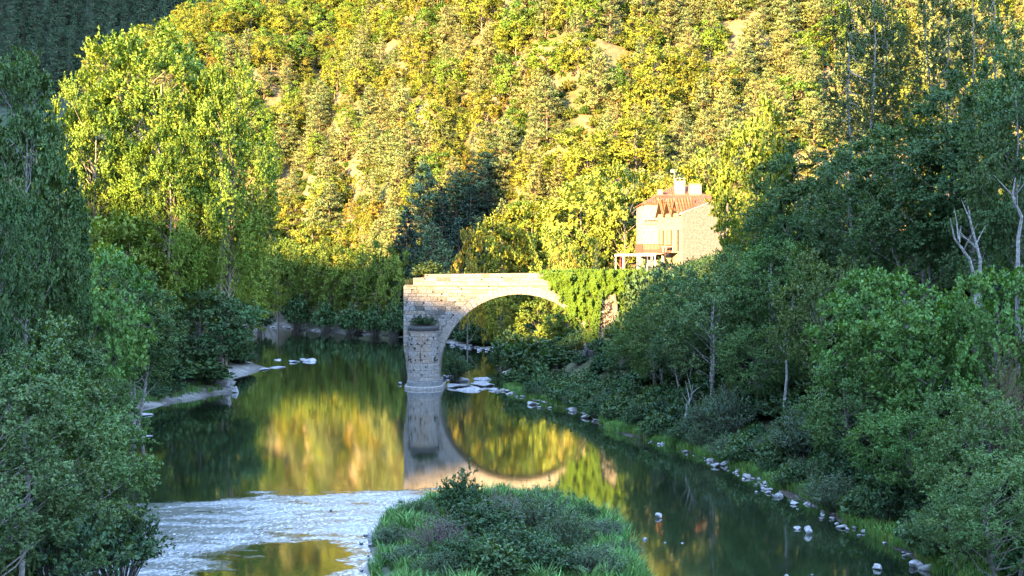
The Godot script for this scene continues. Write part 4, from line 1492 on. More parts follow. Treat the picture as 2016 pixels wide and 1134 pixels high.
	# right bank in shade
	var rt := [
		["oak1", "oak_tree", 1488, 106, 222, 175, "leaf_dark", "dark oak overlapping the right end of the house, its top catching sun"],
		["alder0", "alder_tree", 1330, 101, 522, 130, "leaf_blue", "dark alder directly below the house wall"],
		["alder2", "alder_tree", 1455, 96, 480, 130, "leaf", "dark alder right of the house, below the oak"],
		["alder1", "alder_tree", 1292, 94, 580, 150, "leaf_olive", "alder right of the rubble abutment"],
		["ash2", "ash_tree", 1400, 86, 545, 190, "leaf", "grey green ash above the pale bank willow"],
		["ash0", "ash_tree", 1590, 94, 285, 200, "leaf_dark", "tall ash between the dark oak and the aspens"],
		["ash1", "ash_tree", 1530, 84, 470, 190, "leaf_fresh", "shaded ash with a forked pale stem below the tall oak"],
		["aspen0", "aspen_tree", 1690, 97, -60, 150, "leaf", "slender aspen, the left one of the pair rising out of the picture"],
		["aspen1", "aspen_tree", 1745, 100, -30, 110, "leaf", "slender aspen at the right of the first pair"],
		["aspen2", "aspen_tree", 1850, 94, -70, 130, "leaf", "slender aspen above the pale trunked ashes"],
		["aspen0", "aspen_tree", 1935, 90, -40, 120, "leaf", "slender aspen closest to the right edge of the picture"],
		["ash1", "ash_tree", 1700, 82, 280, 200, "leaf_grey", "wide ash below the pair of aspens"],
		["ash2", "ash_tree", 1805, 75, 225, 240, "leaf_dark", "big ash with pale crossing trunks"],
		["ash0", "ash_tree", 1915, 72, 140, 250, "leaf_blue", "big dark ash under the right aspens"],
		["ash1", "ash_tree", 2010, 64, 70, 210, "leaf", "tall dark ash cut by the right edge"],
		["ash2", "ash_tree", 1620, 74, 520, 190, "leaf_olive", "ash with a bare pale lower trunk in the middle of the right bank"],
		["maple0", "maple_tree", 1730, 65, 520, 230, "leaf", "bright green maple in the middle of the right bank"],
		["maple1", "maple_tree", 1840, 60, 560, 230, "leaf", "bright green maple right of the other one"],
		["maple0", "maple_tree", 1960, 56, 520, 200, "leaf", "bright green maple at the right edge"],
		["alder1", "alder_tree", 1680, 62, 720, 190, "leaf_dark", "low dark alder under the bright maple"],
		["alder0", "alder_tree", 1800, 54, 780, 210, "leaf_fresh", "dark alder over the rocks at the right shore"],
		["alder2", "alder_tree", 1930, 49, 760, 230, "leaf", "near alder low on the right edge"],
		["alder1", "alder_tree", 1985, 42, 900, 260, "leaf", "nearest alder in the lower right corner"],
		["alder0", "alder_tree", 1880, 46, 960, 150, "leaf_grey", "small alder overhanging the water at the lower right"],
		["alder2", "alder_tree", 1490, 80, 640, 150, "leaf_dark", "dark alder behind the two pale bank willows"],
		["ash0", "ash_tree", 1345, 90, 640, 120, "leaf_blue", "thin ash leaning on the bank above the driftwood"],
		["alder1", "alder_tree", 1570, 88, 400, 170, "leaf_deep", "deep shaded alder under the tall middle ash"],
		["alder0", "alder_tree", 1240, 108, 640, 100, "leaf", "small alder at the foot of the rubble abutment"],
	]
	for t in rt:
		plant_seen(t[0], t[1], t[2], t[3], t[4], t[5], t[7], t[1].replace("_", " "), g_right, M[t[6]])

# ------------------------------------------------------------------ bushes, grass and undergrowth of the banks
func bank_plants() -> void:
	for q in [["willow0", 1428, 78.5, 762, 130, "leaf_grey", "pale feathery willow bush on the bank, the left of the two"], ["willow1", 1585, 68.5, 800, 140, "leaf_grey", "pale feathery willow bush on the bank, the right of the two"], ["thicket0", 930, 192, 640, 76, "leaf_deep", "dark bush at the back of the water under the arch"], ["thicket0", 362, 115, 690, 120, "leaf_dark", "dark bush filling in under the walnut"], ["thicket0", 398, 117.2, 712, 120, "leaf_dark", "dark bush at the water in front of the walnut trunk"], ["thicket0", 310, 112, 700, 110, "leaf_deep", "dark bush left of the walnut trunk"], ["willow1", 1375, 80, 800, 90, "leaf_grey", "low willow bush left of the pale pair"], ["willow0", 1520, 71, 850, 100, "leaf_grey", "low grassy willow between the pale pair"], ["bush0", 1660, 61, 850, 120, "leaf_dark", "dark bush above the shore rocks on the right bank"], ["bush1", 1755, 54, 900, 140, "leaf_dark", "dark bush over the lower shore rocks"], ["bush0", 1215, 100, 770, 90, "leaf", "green bush by the pink cloth"], ["bush1", 1290, 88, 800, 110, "leaf_dark", "bush above the driftwood"], ["thicket0", 1040, 131, 668, 110, "leaf", "pale green thicket under the arch"], ["thicket0", 1105, 124, 690, 110, "leaf_dark", "thicket in front of the rubble abutment"], ["thicket0", 1050, 120, 715, 90, "leaf_dark", "thicket at the shore under the arch"], ["thicket0", 1010, 124, 730, 60, "leaf_dark", "small bush at the end of the rock shelf"], ["thicket0", 1160, 113, 730, 90, "leaf", "bush below the masonry ramp"], ["thicket0", 1120, 138, 660, 90, "leaf_deep", "dark thicket behind the arch springing"], ["thicket0", 1000, 150, 655, 70, "leaf_dark", "bush on the point behind the arch"], ["thicket0", 1075, 158, 640, 80, "leaf_dark", "bush behind the arch on the inner shore"], ["bush0", 896, 129, 692, 62, "leaf", "round bush on the rock shelf right of the pier"], ["dry0", 1440, 84, 745, 60, "leaf_warm", "dry reddish bush above the left pale willow"], ["dry0", 1985, 52, 690, 90, "leaf_warm", "dry brown bush beside the right maple"], ["bush1", 300, 108, 760, 90, "leaf", "grassy bush at the left gravel bank"], ["bush0", 340, 111, 745, 60, "leaf_dark", "bush between the gravel bank and the boulder"]]:
		plant_seen(q[0], "bank_bush", q[1], q[2], q[3], q[4], q[6], "bush", "bushes on the river banks", M[q[5]], false)
	var kinds := ["willow0", "thicket0", "bush1", "willow1", "bush0", "thicket0"]
	for k in 54:
		var z := lerpf(-47.0, -114.0, (k + rng.randf()) / 54.0)
		var x := bank_x(right_bank, z) + rf(0.5, 2.4)
		var h := rf(0.8, 2.1)
		var zone: String = ["below the lower right alder", "above the lower shore heap", "between the stones and the right pale willow", "between the two pale willows", "left of the pale willows", "by the driftwood", "below the pink cloth", "by the pale slabs near the bridge"][clampi(int(k / 54.0 * 8.0), 0, 7)]
		plant(kinds[k % 6], "waterside_shrub", Vector3(x, ground(x, z) - 0.05, z), h, h * rf(0.6, 0.9), "low %s shrub on the water's edge %s" % [["grassy", "leafy", "dark leafy", "feathery", "dense dark", "leafy"][k % 6], zone], "shrub", "shrubs on the right water's edge, " + zone, M.leaf if k % 2 else M.leaf_dark, false)
	# undergrowth under the trees
	var spots := []
	for k in 8000:
		var x := rf(-75.0, 48.0)
		var z := rf(-225.0, -36.0)
		var s := inland(x, z)
		if s.y < 1.0 or s.y > 2.0 or s.x < 2.2 or s.x > 46.0 or absf(x / z) > 0.52:
			continue
		if z < -145.0 and x > 12.0 and x < 30.0 or (z < -119.0 and z > -128.0 and x > -3.0 and x < 18.0):
			continue
		var y := ground(x, z)
		spots.append(Transform3D(Basis(Vector3.UP, rf(0, TAU)).scaled(Vector3(1, rf(0.6, 1.0), 1) * rf(0.45, 0.95)), Vector3(x, y - 0.15, z)))
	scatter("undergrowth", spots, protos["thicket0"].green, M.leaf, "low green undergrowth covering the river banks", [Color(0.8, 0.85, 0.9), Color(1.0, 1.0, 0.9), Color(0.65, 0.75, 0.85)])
	# grass along the water
	var tuft := grass_tuft(16, 0.55)
	spots = []
	for k in 12000:
		var z := rf(-125.0, -44.0)
		var right := k % 5 != 0
		var x := (bank_x(right_bank, z) + rf(0.0, 4.2)) if right else (bank_x(left_bank, z) - rf(0.5, 5.0))
		var s := inland(x, z)
		if s.y < 1.0 or s.y > 2.0 or s.x < 0.15 + 0.8 * land_noise.get_noise_2d(x * 8.0, z * 8.0):
			continue
		spots.append(Transform3D(Basis(Vector3.UP, rf(0, TAU)).scaled(Vector3.ONE * rf(0.6, 1.5)), Vector3(x, ground(x, z) - 0.03, z)))
	scatter("grass", spots, tuft, M.grass, "long grass along the water's edge on both banks", [Color(1, 1, 1), Color(1.3, 1.1, 0.8), Color(0.85, 1.0, 0.8)])

func grass_tuft(n: int, h: float) -> ArrayMesh:
	var b := Buf.new()
	for k in n:
		var a := rf(0, TAU)
		var d := Vector3(cos(a), 0, sin(a))
		var p := d * rf(0.0, 0.14) + Vector3(0, -0.03, 0)
		var l := h * rf(0.55, 1.2)
		var m := p + Vector3(0, l * 0.6, 0) + d * (l * 0.14)
		var q := p + Vector3(0, l * rf(0.75, 1.0), 0) + d * (l * rf(0.3, 0.55))
		var w := Vector3(-d.z, 0, d.x) * 0.014
		var v := rf(0.7, 1.3)
		var col := Color(0.070 * v, 0.130 * v, 0.034 * v)
		quad(b, p - w, p + w, m + w * 0.8, m - w * 0.8, col)
		quad(b, m - w * 0.8, m + w * 0.8, q, q, col)
	return made(b)

# ------------------------------------------------------------------ the islet in front
func island_plants() -> void:
	var g := "bushes on the islet"
	for q in [["bush0", 908, 53.0, 922, 104, "leaf_dark", "tallest dark leaved bush at the crest of the islet"], ["bush1", 945, 49.5, 985, 170, "leaf_dark", "broad dark bush in the middle of the islet"], ["dry0", 862, 47.0, 1010, 130, "leaf_grey", "grey purple twiggy bush on the left of the islet"], ["dry0", 985, 53.0, 963, 110, "leaf_grey", "grey twiggy bush behind the middle of the islet"], ["willow0", 1062, 50.5, 968, 150, "leaf", "fine leaved green willow bush right of centre on the islet"], ["willow1", 828, 55.0, 985, 90, "leaf_dark", "small reedy bush at the far left tip of the islet"], ["bush1", 1010, 45.5, 1030, 150, "leaf", "low mixed bush at the centre front of the islet"], ["willow0", 1118, 47.5, 1008, 130, "leaf_dark", "low fine leaved bush on the right of the islet"], ["bush0", 915, 44.0, 1045, 120, "leaf_dark", "low bush in front of the broad dark one"], ["willow1", 1185, 51.0, 1025, 110, "leaf", "low grassy bush at the right shore of the islet"], ["willow0", 775, 50.0, 1035, 90, "leaf", "low grassy bush at the left shore of the islet"], ["willow1", 1225, 47.5, 1066, 90, "leaf_dark", "low reedy bush at the near right shore of the islet"], ["willow1", 805, 46.0, 1075, 110, "leaf", "bright grassy bush at the near left of the islet"], ["bush1", 1075, 44.0, 1068, 150, "leaf_dark", "dark low bush at the bottom of the islet, right of centre"], ["willow0", 1165, 44.0, 1075, 140, "leaf", "fine leaved bush at the bottom right of the islet"], ["thicket0", 970, 43.0, 1075, 120, "leaf", "leafy low bush at the bottom centre of the islet"], ["willow1", 865, 43.0, 1088, 120, "leaf_dark", "reedy bush at the bottom of the islet, left of centre"], ["bush0", 1150, 54.0, 990, 70, "leaf_dark", "little leafy bush behind the right shore of the islet"]]:
		plant_seen(q[0], "islet_bush", q[1], q[2], q[3], q[4], q[6], "bush", g, M[q[5]], false)
	var tall := grass_tuft(20, 0.62)
	var spots := []
	for k in 7600:
		var x := rf(-6.8, 6.0)
		var z := rf(-62.5, -40.0)
		var s := inland(x, z)
		if s.y != 3 or s.x < 0.35 + 0.3 * land_noise.get_noise_2d(x * 9.0, z * 9.0) or (s.x < 1.5 and x < -4.2 and rng.randf() < 0.5):
			continue
		spots.append(Transform3D(Basis(Vector3.UP, rf(0, TAU)).scaled(Vector3(1, rf(0.7, 1.2), 1) * rf(0.6, 1.2) * clampf(1.0 + 1.3 * land_noise.get_noise_2d(x * 14.0, z * 14.0), 0.4, 1.7)), Vector3(x, ground(x, z) - 0.03, z)))
	scatter("grass", spots, tall, M.grass, "thick long grass covering the islet", [Color(0.95, 1.05, 1.0), Color(0.8, 1.0, 0.95), Color(1.1, 1.1, 0.9)])
	# mullein stalks
	for q in [[1084, 58.5, 932, "tallest mullein stalk at the back of the islet"], [1098, 58.0, 925, "thick headed mullein stalk beside the tallest"], [1118, 57.0, 962, "leaning mullein stalk right of the pair"], [1130, 56.5, 970, "small mullein stalk furthest to the right"], [1072, 59.0, 975, "thin mullein stalk left of the pair"]]:
		var w := at_px(q[0], q[1])
		var y := ground(w.x, w.y)
		var h := height_at(q[2], q[1]) - y
		var o := root("mullein_plant", Vector3(w.x, y, w.y), q[3], "wildflower", "mullein stalks on the islet")
		var lean := Vector3(rf(-0.12, 0.3), 0, 0) * h * 0.4
		var b := Buf.new()
		tube(b, [Vector3(0, -0.05, 0), lean * 0.4 + Vector3(0, h * 0.55, 0), lean + Vector3(0, h, 0)], [0.016, 0.011, 0.005], 5, Color(0.10, 0.11, 0.06))
		part("stem", made(b), M.bark, o)
		var f := Buf.new()
		for k in 22:
			var t := rf(0.55, 1.0) if k > 6 else rf(0.05, 0.5)
			var p := lean * t * t + Vector3(0, h * t, 0)
			sprig(f, p, (U() + Vector3(0, 0.4, 0)).normalized(), 0.05, 4, 0.09 if t > 0.5 else 0.22, 0.05, Color(0.10, 0.15, 0.06), 0.8, 0.1)
		part("leaves", made(f), M.leaf, o)

# ------------------------------------------------------------------ stones
var rock_meshes := []

func rock_mesh(seed_: int, flat: float) -> ArrayMesh:     # a ball cut by random planes: angular like broken limestone
	var r := RandomNumberGenerator.new()
	r.seed = seed_
	var planes := []
	for k in 13:
		planes.append([Vector3(r.randfn(), r.randfn() * flat, r.randfn()).normalized(), r.randf_range(0.36, 0.72)])
	var fn := FastNoiseLite.new()
	fn.seed = seed_
	fn.frequency = 1.6
	var b := Buf.new()
	var nu := 18
	var nv := 11
	for j in nv + 1:
		for k in nu:
			var th := PI * j / nv
			var ph := TAU * k / nu
			var d := Vector3(sin(th) * cos(ph), cos(th), sin(th) * sin(ph))
			var rad := 1.0
			for q in planes:
				var c: float = d.dot(q[0])
				if c > 0.05:
					rad = minf(rad, q[1] / c)
			rad *= 1.0 + 0.07 * fn.get_noise_3dv(d * 2.0)
			b.v.append(d * rad)
			var v := 0.85 + 0.3 * r.randf()
			b.c.append(Color(v, v, v))
	for j in nv:
		for k in nu:
			var p := j * nu + k
			var q := j * nu + (k + 1) % nu
			b.i.append_array(PackedInt32Array([p, q, q + nu, p, q + nu, p + nu]))
	return made(b)

func stone(called: String, at: Vector3, size: Vector3, label: String, category: String, group: String, col: Color, turn := -1.0) -> Node3D:
	if rock_meshes.is_empty():
		for k in 8:
			rock_meshes.append(rock_mesh(100 + k, 1.0))
	var key := "rock%d%d%d" % [int(col.r * 20), int(col.g * 20), int(col.b * 20)]
	if not M.has(key):
		var m: StandardMaterial3D = M.rock.duplicate()
		m.albedo_color = lin(col.r, col.g, col.b)
		M[key] = m
	var o := part(called, rock_meshes[rng.randi_range(0, 7)], M[key], self, at)
	o.rotation = Vector3(0, rf(0, TAU) if turn < 0 else turn, rf(-0.1, 0.1))
	o.scale = size
	tag(o, label, category, group)
	return o

func river_stone(px: float, py: float, w: float, tall: float, label: String, group: String, col := Color(0.30, 0.29, 0.275)) -> void:
	var d := EYE * F / (py - 540.0)
	var p := at_px(px, d)
	var r := w * 0.5 / F * d
	stone("river_rock", Vector3(p.x, r * tall * 0.35, p.y), Vector3(r, r * tall, r * 0.85), label, "rock", group, col, rf(0, TAU) if tall > 0.5 else rf(-0.3, 0.3) + 0.4)

func rocks() -> void:
	var g := "rocks standing in the dark water on the right"
	for q in [[1298, 1020, 27, 0.8, "pale pointed rock alone in the dark water right of the islet"], [1270, 1064, 17, 0.7, "small rock close to the right shore of the islet"], [1310, 1070, 9, 0.5, "tiny rock right of the small one by the islet"], [1345, 1071, 8, 0.3, "tiny flat rock farthest from the islet"], [1571, 1043, 27, 0.45, "flat rock of the pair in mid water"], [1594, 1052, 26, 0.9, "pointed rock of the pair in mid water"], [1567, 994, 22, 0.45, "flat rock off the bank above the pair"], [1571, 1004, 9, 0.4, "tiny rock under the flat one off the bank"], [1730, 1122, 34, 0.75, "large pale rock at the bottom of the dark water"], [1802, 1117, 44, 0.6, "wide pale rock at the lower right shore"], [1818, 1090, 30, 1.0, "tall pale rock at the lower right shore"], [1833, 1108, 22, 0.7, "rock wedged right of the wide pale one"], [1550, 1136, 16, 0.4, "flat rock at the bottom edge of the picture"], [1600, 1134, 10, 0.4, "tiny rock at the bottom edge of the picture"], [651, 1007, 11, 0.6, "dark little rock in the rippled water"]]:
		river_stone(q[0], q[1], q[2], q[3], q[4], g, Color(0.33, 0.32, 0.305) if q[0] > 700 else Color(0.16, 0.15, 0.15))
	g = "stones along the right shore"
	for q in [[1430, 917, 46, 0.35, "long flat shore stone below the left pale willow"], [1402, 902, 14, 0.6, "small shore stone left of the long flat one"], [1462, 925, 18, 0.5, "shore stone right of the long flat one"], [1451, 931, 14, 0.6, "shore stone just below the long flat one"], [1466, 938, 14, 0.6, "round stone next in the shore line"], [1496, 946, 15, 0.6, "shore stone under the overhanging grass, upper one"], [1501, 957, 16, 0.6, "shore stone under the overhanging grass, lower one"], [1491, 970, 9, 0.5, "tiny stone in the water, left of three"], [1512, 972, 20, 0.4, "flat stone in the water, middle of three"], [1537, 970, 13, 0.5, "stone in the water, right of three"], [1628, 1000, 16, 0.8, "top stone of the middle shore heap"], [1637, 1008, 17, 0.8, "right stone of the middle shore heap"], [1626, 1008, 12, 0.7, "left stone of the middle shore heap"], [1642, 1014, 12, 0.6, "bottom stone of the middle shore heap"], [1675, 1030, 17, 0.8, "top left stone of the lower shore heap"], [1692, 1026, 18, 0.8, "top stone of the lower shore heap"], [1703, 1036, 20, 0.8, "right stone of the lower shore heap"], [1684, 1042, 16, 0.7, "middle stone of the lower shore heap"], [1670, 1044, 14, 0.7, "left stone of the lower shore heap"], [1706, 1050, 22, 0.5, "flat stone at the foot of the lower shore heap"], [1692, 1056, 14, 0.5, "small stone at the foot of the lower shore heap"], [1328, 872, 8, 1.2, "little upright stone by the driftwood"]]:
		river_stone(q[0], q[1], q[2], q[3], q[4], g)
	for k in 96:
		var z := lerpf(-46.5, -84.0, (k + rng.randf()) / 96.0)
		if land_noise.get_noise_2d(z * 16.0, 40.0) < -0.06:
			continue
		var x := bank_x(right_bank, z) + rf(-0.9, 0.35) * (0.4 + absf(land_noise.get_noise_2d(z * 9.0, 3.0)) * 2.2)
		var r := rf(0.06, 0.18) if k % 5 else rf(0.2, 0.48)
		var zone: String = ["by the nearest alder", "below the dark lower bush", "by the lower shore heap", "by the middle shore heap", "under the overhanging grass", "at the long flat stone", "at the driftwood"][clampi(int(k / 96.0 * 7.0), 0, 6)]
		stone("shore_stone", Vector3(x, r * 0.15, z), Vector3(r * rf(0.9, 1.4), r * rf(0.3, 0.8), r), "%s grey stone on the right shore %s" % ["small" if r < 0.2 else "larger", zone], "rock", "loose stones on the right shore, " + zone, Color(0.27, 0.26, 0.24))
	# pale slabs between bridge and driftwood
	g = "pale slabs on the shore beside the bridge"
	for k in 46:
		var t := k / 45.0
		var px := lerpf(985.0, 1245.0, t) + rf(-12, 12)
		var py := lerpf(768.0, 852.0, pow(t, 1.25)) + rf(-4, 9)
		if k < 26 and px > 1040:
			py += rf(-10, 10)
		var w := rf(14, 40) if k % 3 == 0 else rf(8, 20)
		river_stone(px, py, w, rf(0.25, 0.5), "pale flat slab on the shore %s" % ["under the arch by the rock shelf", "below the thicket", "left of the pink cloth", "below the pink cloth", "at the driftwood end"][int(t * 4.99)], g + " " + ["at the shelf", "at the thicket", "in the middle", "at the cloth", "at the driftwood"][int(t * 4.99)], Color(0.29, 0.275, 0.25))
	# layered rock shelf at the pier
	g = "layers of the rock shelf by the pier"
	for q in [[905, 751, 70, 0.16, "upper layer of the rock shelf nearest the pier"], [950, 748, 62, 0.14, "upper right layer of the rock shelf"], [900, 762, 78, 0.12, "wide middle layer of the rock shelf"], [955, 760, 64, 0.14, "right middle layer of the rock shelf"], [925, 768, 88, 0.10, "lowest long layer of the rock shelf"], [972, 768, 36, 0.2, "end block of the rock shelf"], [880, 744, 34, 0.25, "dark block between pier and shelf"], [787, 757, 12, 0.6, "pale block at the left foot of the pier"]]:
		river_stone(q[0], q[1], q[2], q[3] * 1.5, q[4], g, Color(0.25, 0.245, 0.25) if q[0] < 890 else Color(0.31, 0.30, 0.29))
	# far shores
	for k in 34:
		var t := k / 33.0
		var px := lerpf(872.0, 1052.0, t) + rf(-6, 6)
		var py := lerpf(677.0, 712.0, pow(t, 1.3)) + rf(-3, 4)
		river_stone(px, py, rf(7, 17), rf(0.5, 0.8), "pale boulder on the shore seen under the arch, %s" % ("left part" if t < 0.33 else "middle part" if t < 0.66 else "right part"), "boulders seen under the arch, " + ("left part" if t < 0.33 else "middle part" if t < 0.66 else "right part"), Color(0.30, 0.285, 0.26))
	for k in 22:
		var t := k / 21.0
		var px := lerpf(520.0, 785.0, t) + rf(-8, 8)
		river_stone(px, lerpf(641.0, 661.0, t) + rf(-2, 3), rf(10, 34), rf(0.2, 0.4), "pale stone on the far shore %s" % ("near the bend" if t < 0.45 else "in the middle" if t < 0.8 else "near the pier"), "stones of the far shore, " + ("bend" if t < 0.45 else "middle" if t < 0.8 else "pier"), Color(0.36, 0.32, 0.27))
	for q in [[547, 709, 26, 0.2, "left flat rock of the row in mid river"], [577, 713, 34, 0.22, "middle flat rock of the row in mid river"], [610, 711, 50, 0.25, "right and longest flat rock of the row in mid river"], [595, 708, 20, 0.25, "small rock behind the row in mid river"]]:
		river_stone(q[0], q[1], q[2], q[3], q[4], "flat rocks in mid river", Color(0.31, 0.30, 0.29))
	# left bank boulder and gravel
	var w := at_px(436, 119)
	stone("river_boulder", Vector3(w.x, 0.9, w.y), Vector3(2.3, 1.7, 1.7), "big grey boulder at the water under the walnut", "boulder", "", Color(0.27, 0.26, 0.28), 0.3)
	w = at_px(395, 117)
	stone("river_boulder", Vector3(w.x, 0.25, w.y), Vector3(0.5, 0.75, 0.5), "small upright stone left of the big boulder", "boulder", "", Color(0.34, 0.33, 0.33), 0.6)
	w = at_px(462, 117.5)
	stone("river_boulder", Vector3(w.x, 0.25, w.y), Vector3(0.7, 0.75, 0.6), "broken stone at the right foot of the big boulder", "boulder", "", Color(0.34, 0.33, 0.35), 1.2)
	for q in [[500, 728, 100, 1.0, "gravel_bar", "pale gravel bar behind the big boulder"], [548, 724, 40, 1.0, "gravel_bar", "thin tip of the gravel bar"], [272, 817, 76, 1.0, "gravel_bar", "small gravel beach on the left bank"], [285, 860, 40, 0.4, "gravel_bar", "flat stone just under water off the left beach"]]:
		var d: float = EYE * F / (q[1] - 540.0)
		var p := at_px(q[0], d)
		var r: float = q[2] * 0.5 / F * d
		var o := stone(q[4], Vector3(p.x, 0.02, p.y), Vector3(r, 0.16 * q[3], r * 0.9), q[5], "gravel", "", Color(0.32, 0.30, 0.275), 0.3)
	# stones on the left shore of the islet
	for k in 40:
		var t := k / 39.0
		var px := lerpf(800.0, 728.0, minf(1.0, t * 1.8)) + rf(-10, 8) - (18.0 if k % 6 == 0 else 0.0)
		var py := lerpf(985.0, 1134.0, t) + rf(-5, 5)
		river_stone(px, py, rf(6, 24), rf(0.35, 0.7), "grey stone on the left shore of the islet, %s" % ("far tip" if t < 0.33 else "middle" if t < 0.66 else "near end"), "stones on the left shore of the islet, " + ("far tip" if t < 0.33 else "middle" if t < 0.66 else "near end"), Color(0.30, 0.29, 0.28))
	for q in [[800, 1122, 34, "left pale stone in the grass at the bottom of the islet"], [822, 1126, 30, "right pale stone in the grass at the bottom of the islet"]]:
		var p := at_px(q[0], 48.0)
		stone("islet_stone", Vector3(p.x, ground(p.x, p.y) + 0.1, p.y), Vector3(0.36, 0.2, 0.3), q[3], "rock", "", Color(0.38, 0.37, 0.35))
	# pale rock below the terrace
	w = at_px(1298, 132)
	stone("terrace_rock", Vector3(w.x, 11.0, w.y), Vector3(1.1, 1.3, 1.0), "pale broken rock below the terrace of the house", "rock", "", Color(0.50, 0.44, 0.38))

# ------------------------------------------------------------------ ivy, terrace, pergola and small things
func small_things() -> void:
	# ivy over the right half of the bridge
	var o := root("ivy", Vector3(0, 0, BZ), "bright green ivy hanging over the right end of the bridge", "ivy")
	var edge := PackedVector2Array([Vector2(2.9, 12.3), Vector2(4.0, 11.1), Vector2(4.5, 10.2), Vector2(5.2, 9.4), Vector2(6.0, 8.2), Vector2(7.3, 7.2), Vector2(8.3, 6.0), Vector2(8.75, 5.0), Vector2(9.4, 6.4), Vector2(9.8, 8.3), Vector2(10.9, 9.6), Vector2(11.8, 10.0), Vector2(14.4, 10.0), Vector2(14.4, 12.5), Vector2(8, 12.5)])
	var f := Buf.new()
	var fn := FastNoiseLite.new()
	fn.seed = 77
	fn.frequency = 0.55
	var n := 0
	while n < 17000:
		var p := Vector2(rf(2.8, 14.5), rf(4.8, 12.6))
		var q := p + Vector2(fn.get_noise_2d(p.x * 3.0, p.y * 3.0), fn.get_noise_2d(p.y * 3.0, p.x * 3.0 + 50.0)) * 0.8
		if not Geometry2D.is_point_in_polygon(q, edge):
			continue
		n += 1
		var bulge: float = 0.10 + 1.4 * maxf(0.0, fn.get_noise_2d(p.x * 1.5, p.y * 1.1) + 0.12) * ss(2.8, 6.5, p.x) + rf(0, 0.22)
		var v := rf(0.75, 1.25) * (1.0 + 0.25 * fn.get_noise_2d(p.x * 2.0, p.y * 2.0 + 90.0))
		var dir := (Vector3(0, -0.8, 0.5) + U() * 0.6).normalized()
		leaf(f, Vector3(p.x, p.y, bulge), dir, (Vector3(0, 0.4, 1.0) + U() * 0.6), rf(0.13, 0.24), rf(0.11, 0.20), Color(0.056 * v, 0.096 * v, 0.011 * v), (Vector3(0, 0.3, 1.0) + U() * 0.5).normalized())
	for k in 900:
		var x := rf(3.2, 14.2)
		leaf(f, Vector3(x, 12.2 + rf(0.0, 0.22), rf(-3.0, 0.2)), (U() + Vector3(0, 0.3, 0)).normalized(), Vector3.UP + U() * 0.5, 0.24, 0.2, Color(0.07, 0.11, 0.014))
	for k in 16:                     # loose strands below the arch edge
		var a := lerpf(1.05, 0.42, k / 15.0) + rf(-0.02, 0.02)
		var p := Vector3(BX + cos(a) * BR, BY + sin(a) * BR, 0.1)
		for j in int(rf(3, 13)):
			leaf(f, p + Vector3(rf(-0.12, 0.12), -0.11 * j, rf(-0.1, 0.12)), (Vector3(0, -1, 0.3) + U() * 0.5).normalized(), Vector3(0, 0.3, 1) + U() * 0.5, 0.2, 0.17, Color(0.07, 0.11, 0.014))
	for k in 2600:                   # ragged curtains either side of the torn abutment
		var t := rng.randf()
		var right := k % 3 != 0
		var x := (lerpf(11.0, 12.4, t) + absf(rng.randfn()) * 0.9) if right else (lerpf(9.3, 8.3, t) + rf(-0.5, 0.35) * (0.4 + t))
		var p := Vector3(x, lerpf(10.3, 2.6 if right else 4.6, t) + rf(-0.3, 0.3), lerpf(0.9, 2.4, t) + rf(-0.1, 0.4))
		var v := rf(0.6, 1.2)
		leaf(f, p, (Vector3(0, -0.8, 0.4) + U() * 0.7).normalized(), Vector3(0, 0.3, 1) + U() * 0.6, rf(0.14, 0.26), rf(0.12, 0.2), Color(0.06 * v, 0.10 * v, 0.013 * v), (Vector3(0, 0.3, 1.0) + U() * 0.5).normalized())
	part("foliage", made(f), M.leaf, o)
	var stems := Buf.new()
	for k in 14:
		var x := rf(8.0, 13.5)
		var p := Vector3(x, rf(3.5, 6.0), 1.6)
		tube(stems, [p, Vector3(x + rf(-0.6, 0.6), 8.5, 0.6), Vector3(x + rf(-1.2, 1.2), 11.5, 0.2)], [0.035, 0.025, 0.012], 4, Color(0.12, 0.09, 0.06))
	part("stem", made(stems), M.bark, o)
	# the ivied bank right of it
	plant("thicket0", "ivy_mound", Vector3(13.4, 7.4, -119.2), 5.0, 2.1, "sunlit ivy mound at the right end of the bridge", "ivy", "", M.leaf, false)
	plant("thicket0", "ivy_mound", Vector3(15.6, 8.4, -121.5), 4.4, 2.2, "ivy mound below the pergola", "ivy", "", M.leaf, false)
	plant("thicket0", "ivy_mound", Vector3(11.6, 4.2, -118.4), 4.0, 1.6, "dark ivy mound beside the rubble abutment", "ivy", "", M.leaf_dark, false)
	var red := root("red_creeper", Vector3(9.9, 8.2, BZ + 1.3), "small red creeper at the top of the rubble abutment", "creeper")
	var rl := Buf.new()
	for k in 36:
		var p := Vector3(rf(-0.4, 0.5), rf(-1.2, 0.7), 0.1 + rf(0, 0.2))
		leaf(rl, p, (Vector3(0, -0.8, 0.4) + U() * 0.6).normalized(), Vector3(0, 0.3, 1) + U() * 0.6, 0.18, 0.14, Color(0.085, 0.035, 0.025) * rf(0.6, 1.2))
	part("leaves", made(rl), M.leaf, red)
	# masonry ramp, the broken foot of the abutment
	var ramp := root("broken_wall", Vector3(8.0, 0, -119.6), "broken grey masonry running down from the abutment to the shore", "wall")
	var rf2 := Buf.new()
	rock_face(rf2, [Vector3(-0.4, 4.9, 0.2), Vector3(3.4, 4.6, 0.1), Vector3(2.0, 2.0, 1.6), Vector3(-1.9, 0.8, 1.4)], 12, 14, 0.25, Color(0.26, 0.24, 0.22))
	part("core", made(rf2), M.rock, ramp)
